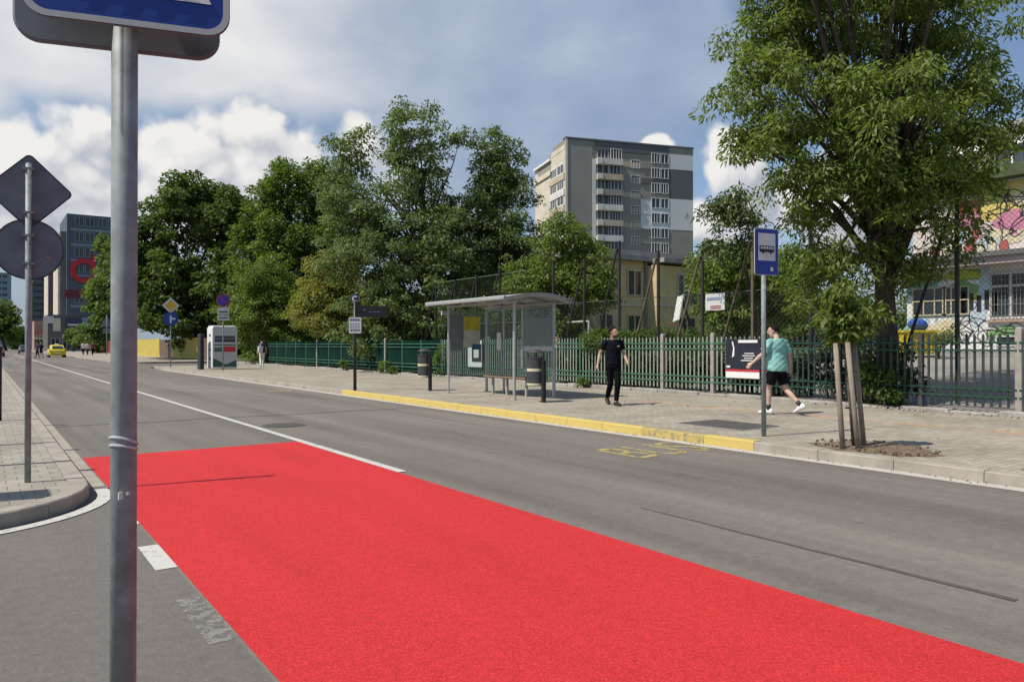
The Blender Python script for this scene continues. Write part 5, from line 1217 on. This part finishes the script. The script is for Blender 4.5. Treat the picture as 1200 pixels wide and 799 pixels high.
# tall airy ash group behind the shelter
D1=40
bl=[pblob(*a) for a in((490,160,42,42,D1,0),(480,215,50,38,D1,-.5),(415,185,28,38,D1,1),(420,250,42,45,D1,0),(455,290,60,45,D1,-1),(520,290,55,50,D1,-1),(500,350,70,40,D1,-1),(440,350,45,42,D1,-.5),(395,225,16,30,D1,1),(545,245,34,26,D1,1.),(535,270,36,34,D1,.5),(400,290,30,40,D1,.5),(545,160,18,14,D1,1),(450,395,60,20,D1,-1))]
tree('tallest airy grey green tree with an open crown behind the bus shelter',512,40,.5,bl,640,100,.62,.22,.095,LM_BLUE,.30,46,droop=.35,fork=.28,ctr=at(492,40,11.2),name='ash_tree')
D2=42
bl=[pblob(*a) for a in((585,185,34,34,D2,0),(570,230,26,30,D2,0),(600,225,28,32,D2,0),(590,275,48,36,D2,-.5),(560,310,42,36,D2,-1),(610,320,40,40,D2,-1),(575,360,55,35,D2,-1))]
tree('tall grey green tree with a rounded top just left of the apartment block',577,43,.5,bl,400,100,.6,.22,.095,LM_BLUE,.22,30,droop=.35,fork=.32,ctr=at(583,43,9.8),name='ash_tree')
tree('dense fresh green tree between the shelter roof and the yellow house',667,37,.7,[pblob(*a) for a in((660,285,36,34,36,0),(640,310,34,36,36,0),(615,330,30,34,36,.5),(690,310,34,34,36,0),(665,345,50,38,36,0),(700,345,24,32,36,0),(625,345,30,35,36,.5),(660,262,22,16,36,0),(645,385,60,18,36,0))],330,90,.5,.17,.08,LM_LIGHT,.15,24,name='bushy_tree')
# dark trees at left
D3=75
bl=[pblob(*a) for a in((225,250,50,42,D3,0),(180,275,35,40,D3,0),(265,265,38,42,D3,0),(200,330,60,50,D3,-1),(265,340,45,45,D3,-2),(235,225,34,18,D3,0),(175,345,35,45,D3,0),(280,235,20,20,D3,1),(150,320,28,50,D3,2),(225,372,75,22,D3,-2))]
tree('broad dark green tree beyond the yellow board fence left of the container',222,76,.2,bl,620,85,1.05,.46,.27,LM_DARK,.42,24,droop=.2,name='chestnut_tree')
D4=62
bl=[pblob(*a) for a in((330,225,28,34,D4,0),(365,215,24,34,D4,0),(310,265,26,34,D4,0),(345,280,50,40,D4,0),(385,250,22,40,D4,0),(325,215,12,30,D4,0),(380,205,12,20,D4,0),(300,300,30,40,D4,1),(390,310,30,40,D4,0),(345,335,55,38,D4,0))]
tree('tall spiky topped dark tree between the broad dark tree and the tallest tree',342,63,.2,bl,560,82,.8,.34,.18,LM_MID,.32,24,droop=.1,flat=1.0,name='poplar_tree')
tree('rounded light green tree behind the woman with the white bag',312,56,.2,[pblob(*a) for a in((310,340,42,38,55,0),(285,362,32,32,55,0),(340,360,34,38,55,0),(310,378,48,26,55,-.5),(318,318,26,20,55,0))],380,95,.62,.2,.10,LM_LIGHT,.16,16,name='linden_tree')
tree('yellowish green tree behind the information post',388,47,.2,[pblob(*a) for a in((385,330,32,34,46,0),(412,340,32,34,46,0),(366,345,24,30,46,0),(392,372,46,28,46,-.4),(430,368,30,26,46,0),(378,310,18,18,46,0),(355,365,22,24,46,.2))],380,95,.52,.17,.085,LM_YEL,.14,16,name='maple_tree')
# undergrowth behind the screened part of the fence
for i,(u,D,ru,lab) in enumerate(((300,60,40,'low dark bush behind the green screened fence right of the container'),(455,41,32,'dark bush behind the fence right of the information post'),(540,36,32,'dark bush behind the fence left of the shelter glass'),(600,36,30,'dark bush behind the fence seen through the shelter'),(350,54,30,'dark bush behind the fence below the yellowish tree'))):
    tree(lab,u,D,.3,[pblob(u,385,ru,26,D),pblob(u-ru*.5,378,ru*.5,26,D),pblob(u+ru*.5,380,ru*.5,24,D)],80,80,.5,.2,.1,LM_DARK if i!=4 else LM_MID,.06,6,name='bush')
for u,lab in((712,'clipped hedge clump behind the fence left of the man in black'),(765,'clipped hedge clump below the yellow house'),(808,'clipped hedge clump below the notice board')):
    tree(lab,u,24.5,.3,[pblob(u,398,28,14,24.5),pblob(u-16,402,16,12,24.5),pblob(u+16,401,16,12,24.5)],70,70,.3,.11,.05,LM_MID,.04,6,name='hedge')
# bush at the foot of the big tree, ivy
tree('dark ivy bush around the foot of the big tree behind the fence',1037,16.6,.15,[pblob(1040,455,22,30,16.6),pblob(1028,430,14,25,16.6),pblob(1048,425,12,30,16.6)],70,60,.22,.09,.06,LM_DARK,.03,5,name='ivy_bush')
tree('brown green bush beside the yellow skip in the yard',1100,27.5,1.0,[pblob(1100,398,15,9,27.5),pblob(1110,394,10,8,27.5)],30,50,.3,.1,.05,LM_YEL,.03,4,name='bush')
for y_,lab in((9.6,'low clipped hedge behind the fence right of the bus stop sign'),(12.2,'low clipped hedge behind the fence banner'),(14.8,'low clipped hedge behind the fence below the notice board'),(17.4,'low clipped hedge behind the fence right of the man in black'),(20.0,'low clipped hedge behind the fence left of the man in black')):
    t=thing('hedge',lab,'hedge',(16.85,y_,.12)); crown(t,[((16.85,y_+dy,.75),(.30,.55,.62)) for dy in(-.9,-.3,.3,.9)],80,60,.28,.10,.055,LM_SHADED,.2,.8,.5,name='foliage')
    m_=MB()
    for dy in(-.9,-.3,.3,.9): m_.path([(16.85,y_+dy,.1),(16.85,y_+dy+.1,.9)],[.02,.008],5)
    m_.build('stem',BARK,t)
tk=thing('thicket','dark thicket of shrubs closing the view under the trees behind the fence','thicket',(28,40,.3)); tk['kind']='stuff'
crown(tk,[((27+random.uniform(-2,2)-(.12*(y-20) if y>20 else 0),y,2.2),(2.2,2.4,2.6)) for y in np.arange(37,84,2.6)],520,80,.9,.36,.2,LM_DARK,.2,.8,.45,name='foliage')
del tk['category'];
tk=thing('thicket','dark thicket of shrubs beyond the pitch between the yellow house and the school','thicket',(46,26,1.3)); tk['kind']='stuff'
crown(tk,[((46+random.uniform(-2,2),y,3.0),(2.2,2.2,2.6)) for y in np.arange(21.5,38,2.2)],240,80,.9,.30,.16,LM_MID,.2,.8,.45,name='foliage')
del tk['category']
# far trees by the office tower and at the end of the road
tree('dark tree standing before the office tower right of its ring emblem',114,128,.2,[pblob(*a) for a in((121,300,11,24,126,0),(119,335,12,28,126,0),(122,350,20,40,126,0),(114,370,14,30,126,0),(125,285,10,14,126,0),(112,395,22,18,126,0))],190,60,1.2,.55,.32,LM_MID,.4,8,name='linden_tree')
tree('low dark bush in front of the shops right of the taxi',86,150,.2,[pblob(86,393,8,8,150),pblob(90,400,9,9,150)],40,50,.9,.5,.3,LM_DARK,.15,4,name='bush')
tree('green tree at the far left end of the street',6,190,.2,[pblob(*a) for a in((2,375,16,24,190,0),(14,385,10,20,190,0),(-14,378,16,26,190,0))],110,55,1.6,.75,.45,LM_MID,.4,8,name='linden_tree')
tree('dark tree at the far end of the road behind the disc sign pole',22,230,.2,[pblob(24,395,8,14,230),pblob(18,400,8,12,230)],50,50,1.5,.8,.5,LM_DARK,.3,4,name='linden_tree')
# weeds along the plinth
def weed(u,X,h,label,lm=LM_MID,w=.35):
    p=onX(u,X,PV); t=thing('weed',label,'weed',p); 
    crown(t,[((p.x,p.y,PV+h*.5),(w,w,h*.5))],16,26,.16,.10,.05,lm,.2,.8,.7,name='leaves')
    m_=MB()
    for i in range(5): m_.path([(p.x,p.y,PV),(p.x+random.uniform(-.5,.5)*w,p.y+random.uniform(-.7,.7)*w,PV+h*random.uniform(.6,.95))],[.01,.004],5)
    m_.build('stem',LM_MID,t)
weed(449,15.8,.75,'leafy weed growing at the fence between the information post and the left bin',LM_LIGHT)
weed(512,15.8,1.35,'tall weed bush beside the left litter bin',LM_LIGHT,.5)
weed(458,15.75,.4,'low weed tuft at the fence foot right of the information post',LM_MID); weed(402,15.8,.75,'leafy weed at the fence foot just left of the information post')
weed(296,15.4,.9,'rounded weed bush left of the woman with the bag',LM_LIGHT,.55); weed(684,15.9,.3,'tiny weed tuft at the fence between shelter and man in black')
# sapling with its stakes
sp0=G(1001,525.5,PV); Ds=depth(sp0)
sa=thing('sapling','young staked sapling with a low leafy tuft in the soil patch at the kerb','sapling',sp0)
px=Ds/FPX
def sp(u,v,dd=0): return at(u,Ds+dd,zof(v,Ds))
m_=MB(); m_.path([sp(1001,528),sp(997,480,.05),sp(993,430,.05),sp(989,385),sp(988,352),sp(986,330)],[.030,.026,.024,.02,.012,.005],9); m_.path([sp(989,392),sp(975,382),sp(955,362),sp(942,350)],[.012,.011,.009,.007],6)
m_.path([sp(989,385),sp(996,370),sp(1003,360)],[.012,.009,.004],6); m_.build('stem',BARK_L,sa,smooth=True)
bl=[pblob(u,v,ru,rv,Ds) for u,v,ru,rv in((987,388,17,12),(978,394,10,8),(1000,390,10,8),(990,372,12,10),(984,346,9,20),(1006,366,10,8),(966,372,12,8),(1014,384,8,8))]
crown(sa,bl,95,42,.11,.12,.05,LM_ASH,.55,.7,.6)
for v in(408,437,478):
    m_=MB(); c=sp(991+(v-400)*.08,v); m_.path([c+V((.07*math.cos(a),.07*math.sin(a),0)) for a in[2*math.pi*i/12 for i in range(13)]],.008,6); m_.build('tie',BLACK,sa)
for (ub,vb,ut,vt,dd,lab) in((988,527,979,402,-.12,'leftmost wooden stake supporting the sapling'),(1006.5,528.5,993,401,-.2,'thick front wooden stake supporting the sapling'),(1013,527,1001,402,.1,'rear right wooden stake supporting the sapling')):
    a=at(ub,Ds+dd,PV-.1); b=at(ut,Ds+dd,zof(vt,Ds)); m_=MB(); m_.path([a,a.lerp(b,.5),b],[.036,.034,.032],10); tag(m_.build('tree_stake',STAKE,smooth=True),lab,'stake',group='stakes around the sapling')
# weeds and grit in the gutter
RNG2=np.random.default_rng(3)
m_=MB()
for i in range(260):
    y=RNG2.uniform(2.5,20); x=8.9-abs(RNG2.normal(0,.05))-.01; r=RNG2.uniform(.004,.014); m_.ell((x,y,r*.5+.004),(r,r,r*.6),n=4,m=2)
tag(m_.build('gutter_grit',SOIL),kind='stuff')
m_=MB()
for i in range(120):
    q=V((RNG2.uniform(9.2,15.8),RNG2.uniform(3.5,22),PV+.004)); a=RNG2.uniform(0,6.28); l=RNG2.uniform(.02,.045); w=l*.5
    e=V((math.cos(a),math.sin(a),0)); f=V((-e.y,e.x,0)); m_.add([q-e*l,q+f*w+V((0,0,.006)),q+e*l,q-f*w+V((0,0,.008))],[(0,1,2,3)])
tag(m_.build('fallen_leaves',mat('dry_leaf',(.20,.13,.06),.9,var=.4,sc=9,world=True)),kind='stuff')
# ------------------------------------------------------------------ sky, sun, camera
SUN_EL=R(54.5); sx,sy=-.989,.15
W=bpy.data.worlds.new('World'); S.world=W; W.cycles.sampling_method='MANUAL'; W.cycles.sample_map_resolution=256; W.use_nodes=True; nt=W.node_tree; nt.nodes.clear()
out=nt.nodes.new('ShaderNodeOutputWorld'); sky=nt.nodes.new('ShaderNodeTexSky'); sky.sky_type='NISHITA'; sky.sun_disc=False
sky.sun_elevation=SUN_EL; sky.sun_rotation=math.atan2(sx,sy); sky.altitude=500; sky.air_density=1.0; sky.dust_density=1.2; sky.ozone_density=1.6
bsky=N(nt,'ShaderNodeBackground'); bsky.inputs['Strength'].default_value=SKY_ST; L(nt,sky.outputs[0],bsky.inputs['Color'])
tc=N(nt,'ShaderNodeTexCoord'); sx_=N(nt,'ShaderNodeSeparateXYZ'); L(nt,tc.outputs['Generated'],sx_.inputs[0])
az=math_(nt,'MULTIPLY',math_(nt,'ARCTAN2',sx_.outputs[0],sx_.outputs[1]),180/math.pi)
el=math_(nt,'MULTIPLY',math_(nt,'ARCSINE',sx_.outputs[2]),180/math.pi)
cb_=N(nt,'ShaderNodeCombineXYZ'); L(nt,az,cb_.inputs[0]); L(nt,el,cb_.inputs[1]); AE=cb_.outputs[0]
def azel(u,v):
    t=(u-UC)/FPX; return 35.2+math.degrees(math.atan(t)),math.degrees(math.atan((HOR-v)/FPX/math.sqrt(1+t*t)))
def off(vec,dx,dy):
    a=N(nt,'ShaderNodeVectorMath',operation='ADD'); L(nt,vec,a.inputs[0]); a.inputs[1].default_value=(dx,dy,0); return a.outputs[0]
def fbm(vec,sc,det,rough=.55,stretch=(1,1,1)):
    mp=N(nt,'ShaderNodeMapping'); mp.inputs['Scale'].default_value=stretch; L(nt,vec,mp.inputs['Vector']); return noise(nt,mp.outputs[0],sc,det,rough)
def blobsum(vec,blobs,soft=.55):
    """union of soft elliptical cloud bodies given as azimuth/elevation centres and half sizes (degrees)"""
    tot=None
    for a,e,ra,re,wt in blobs:
        mp=N(nt,'ShaderNodeMapping'); mp.vector_type='TEXTURE'; mp.inputs['Location'].default_value=(a,e,0); mp.inputs['Scale'].default_value=(ra,re,1); L(nt,vec,mp.inputs['Vector'])
        ln=N(nt,'ShaderNodeVectorMath',operation='LENGTH'); L(nt,mp.outputs[0],ln.inputs[0])
        mr=N(nt,'ShaderNodeMapRange'); mr.inputs['From Min'].default_value=1.25; mr.inputs['From Max'].default_value=.35; mr.inputs['To Min'].default_value=0; mr.inputs['To Max'].default_value=wt; L(nt,ln.outputs['Value'],mr.inputs['Value'])
        tot=mr.outputs[0] if tot is None else math_(nt,'SMOOTH_MAX',tot,mr.outputs[0],.12)
    return tot
def B(u,v,ru,rv,w=1.0): a,e=azel(u,v); k=math.degrees(1/FPX)*(1/(1+((u-UC)/FPX)**2)); return (a,e,max(ru*k,.1),rv*math.degrees(1/FPX)*math.cos(math.atan((u-UC)/FPX)),w)
CUM=[B(30,205,190,92),B(130,170,115,66),B(215,180,140,88),B(300,180,105,80),B(350,200,60,50),B(90,250,200,90),B(250,240,190,90),B(430,165,45,50,.85),B(-110,160,130,100),
     B(768,170,34,20,.9),B(862,200,62,60,1.25),B(890,240,95,66,1.2),B(850,262,80,45),B(1000,240,130,90),B(930,20,40,26,.7),B(700,330,300,30,.7),B(-300,150,150,120,1),B(1500,200,200,120,1),B(1300,240,120,60,.9)]
VEIL=[B(640,60,260,150,.95),B(400,20,280,110,1.1),B(130,35,280,85,1.1),B(330,95,120,60,.6),B(560,170,170,110,.9),B(760,20,120,120,.9),B(-150,40,200,150,.9),B(90,255,170,55,.9),B(700,200,100,90,.7),B(560,-250,900,170,.8)]
def vor(vec,sc,det,sm):
    vo=N(nt,'ShaderNodeTexVoronoi',feature='F1'); vo.inputs['Scale'].default_value=sc; vo.inputs['Detail'].default_value=det; vo.inputs['Roughness'].default_value=.55; vo.inputs['Lacunarity'].default_value=2.15
    L(nt,vec,vo.inputs['Vector']); return vo.outputs['Distance']
def warp(vec,sc,amp):
    nz=N(nt,'ShaderNodeTexNoise'); nz.inputs['Scale'].default_value=sc; nz.inputs['Detail'].default_value=5; L(nt,vec,nz.inputs['Vector'])
    a=N(nt,'ShaderNodeVectorMath',operation='SUBTRACT'); L(nt,nz.outputs['Color'],a.inputs[0]); a.inputs[1].default_value=(.5,.5,.5)
    b=N(nt,'ShaderNodeVectorMath',operation='MULTIPLY'); L(nt,a.outputs[0],b.inputs[0]); b.inputs[1].default_value=(amp,amp,0)
    c=N(nt,'ShaderNodeVectorMath',operation='ADD'); L(nt,vec,c.inputs[0]); L(nt,b.outputs[0],c.inputs[1]); return c.outputs[0]
def cum(vec):
    body=blobsum(vec,CUM); w=warp(vec,.35,2.2)
    b1=vor(w,.20,2.0,.25); n1=fbm(vec,.14,6,.6)
    d=math_(nt,'ADD',body,math_(nt,'MULTIPLY',math_(nt,'SUBTRACT',.56,b1),.62)); d=math_(nt,'ADD',d,math_(nt,'MULTIPLY',math_(nt,'SUBTRACT',n1,.5),.75))
    return d
d0=cum(AE); d1=cum(off(AE,-.55,.75)); d2=cum(off(AE,-1.6,2.4))
alpha=N(nt,'ShaderNodeMapRange',interpolation_type='SMOOTHSTEP'); alpha.inputs['From Min'].default_value=.32; alpha.inputs['From Max'].default_value=.60; L(nt,d0,alpha.inputs['Value'])
lit=math_(nt,'MULTIPLY_ADD',math_(nt,'SUBTRACT',d0,d1),1.05,.46); lit=math_(nt,'MULTIPLY_ADD',math_(nt,'SUBTRACT',d0,d2),.6,lit)
low=fbm(AE,.09,4,.55,(1,1.5,1)); lit=math_(nt,'MULTIPLY_ADD',math_(nt,'SUBTRACT',low,.5),.9,lit)
ccol=ramp(nt,lit,[(.10,(.47,.50,.56)),(.42,(.66,.68,.72)),(.62,(.80,.80,.81)),(.90,(.94,.925,.90))])
vb=blobsum(AE,VEIL); vn=fbm(AE,.07,6,.55,(1,1.5,1)); va=N(nt,'ShaderNodeMapRange',interpolation_type='SMOOTHSTEP'); va.inputs['From Min'].default_value=.08; va.inputs['From Max'].default_value=.62
L(nt,math_(nt,'ADD',vb,math_(nt,'MULTIPLY',math_(nt,'SUBTRACT',vn,.5),1.1)),va.inputs['Value'])
azr=N(nt,'ShaderNodeMapRange'); azr.inputs['From Min'].default_value=azel(300,0)[0]; azr.inputs['From Max'].default_value=azel(600,0)[0]; L(nt,math_(nt,'ADD',az,math_(nt,'MULTIPLY',math_(nt,'SUBTRACT',vn,.5),22.)),azr.inputs['Value'])
vtex=fbm(AE,.09,4,.5,(1,1.7,1))
veil_l=ramp(nt,vtex,[(.3,(.58,.63,.70)),(.5,(.76,.78,.81)),(.68,(.92,.915,.91))]); veil_r=ramp(nt,vtex,[(.3,(.30,.39,.56)),(.55,(.39,.48,.635)),(.78,(.55,.62,.72))])
vcol=mixc(nt,azr.outputs[0],veil_l,veil_r)
bv=N(nt,'ShaderNodeBackground'); L(nt,vcol,bv.inputs['Color']); bc=N(nt,'ShaderNodeBackground'); L(nt,ccol,bc.inputs['Color'])
bv.inputs['Strength'].default_value=CLOUD_ST; bc.inputs['Strength'].default_value=CLOUD_ST
hz=N(nt,'ShaderNodeMapRange',interpolation_type='SMOOTHSTEP'); hz.inputs['From Min'].default_value=11.; hz.inputs['From Max'].default_value=1.; hz.inputs['To Max'].default_value=.85; L(nt,el,hz.inputs['Value'])
bh=N(nt,'ShaderNodeBackground'); bh.inputs['Color'].default_value=(.34,.41,.52,1); bh.inputs['Strength'].default_value=CLOUD_ST
m0=N(nt,'ShaderNodeMixShader'); L(nt,hz.outputs[0],m0.inputs[0]); L(nt,bsky.outputs[0],m0.inputs[1]); L(nt,bh.outputs[0],m0.inputs[2])
m1=N(nt,'ShaderNodeMixShader'); L(nt,math_(nt,'MULTIPLY',va.outputs[0],.95),m1.inputs[0]); L(nt,m0.outputs[0],m1.inputs[1]); L(nt,bv.outputs[0],m1.inputs[2])
m2=N(nt,'ShaderNodeMixShader'); L(nt,alpha.outputs[0],m2.inputs[0]); L(nt,m1.outputs[0],m2.inputs[1]); L(nt,bc.outputs[0],m2.inputs[2]); L(nt,m2.outputs[0],out.inputs['Surface'])
sl=bpy.data.lights.new('sun','SUN'); sl.energy=SUN_ST; sl.angle=R(.53); sl.color=(1,.93,.81); so_=bpy.data.objects.new('sun',sl); C.objects.link(so_)
d=V((sx*math.cos(SUN_EL),sy*math.cos(SUN_EL),math.sin(SUN_EL))); so_.rotation_euler=d.to_track_quat('Z','Y').to_euler(); so_.location=d*60
cam=bpy.data.cameras.new('camera'); cam.sensor_width=36; cam.lens=FPX/1200*36; cam.clip_start=.05; cam.clip_end=4000
co=bpy.data.objects.new('camera',cam); C.objects.link(co); co.location=(0,0,CAM_H); co.rotation_euler=(R(90)+math.atan(4.5/FPX),0,-YAW); S.camera=co
S.view_settings.view_transform='Standard'; S.view_settings.look='None'; S.view_settings.exposure=EXPO; S.view_settings.gamma=1.0; S.view_settings.use_curve_mapping=False
S.cycles.max_bounces=8; S.cycles.transparent_max_bounces=24; S.cycles.use_adaptive_sampling=True
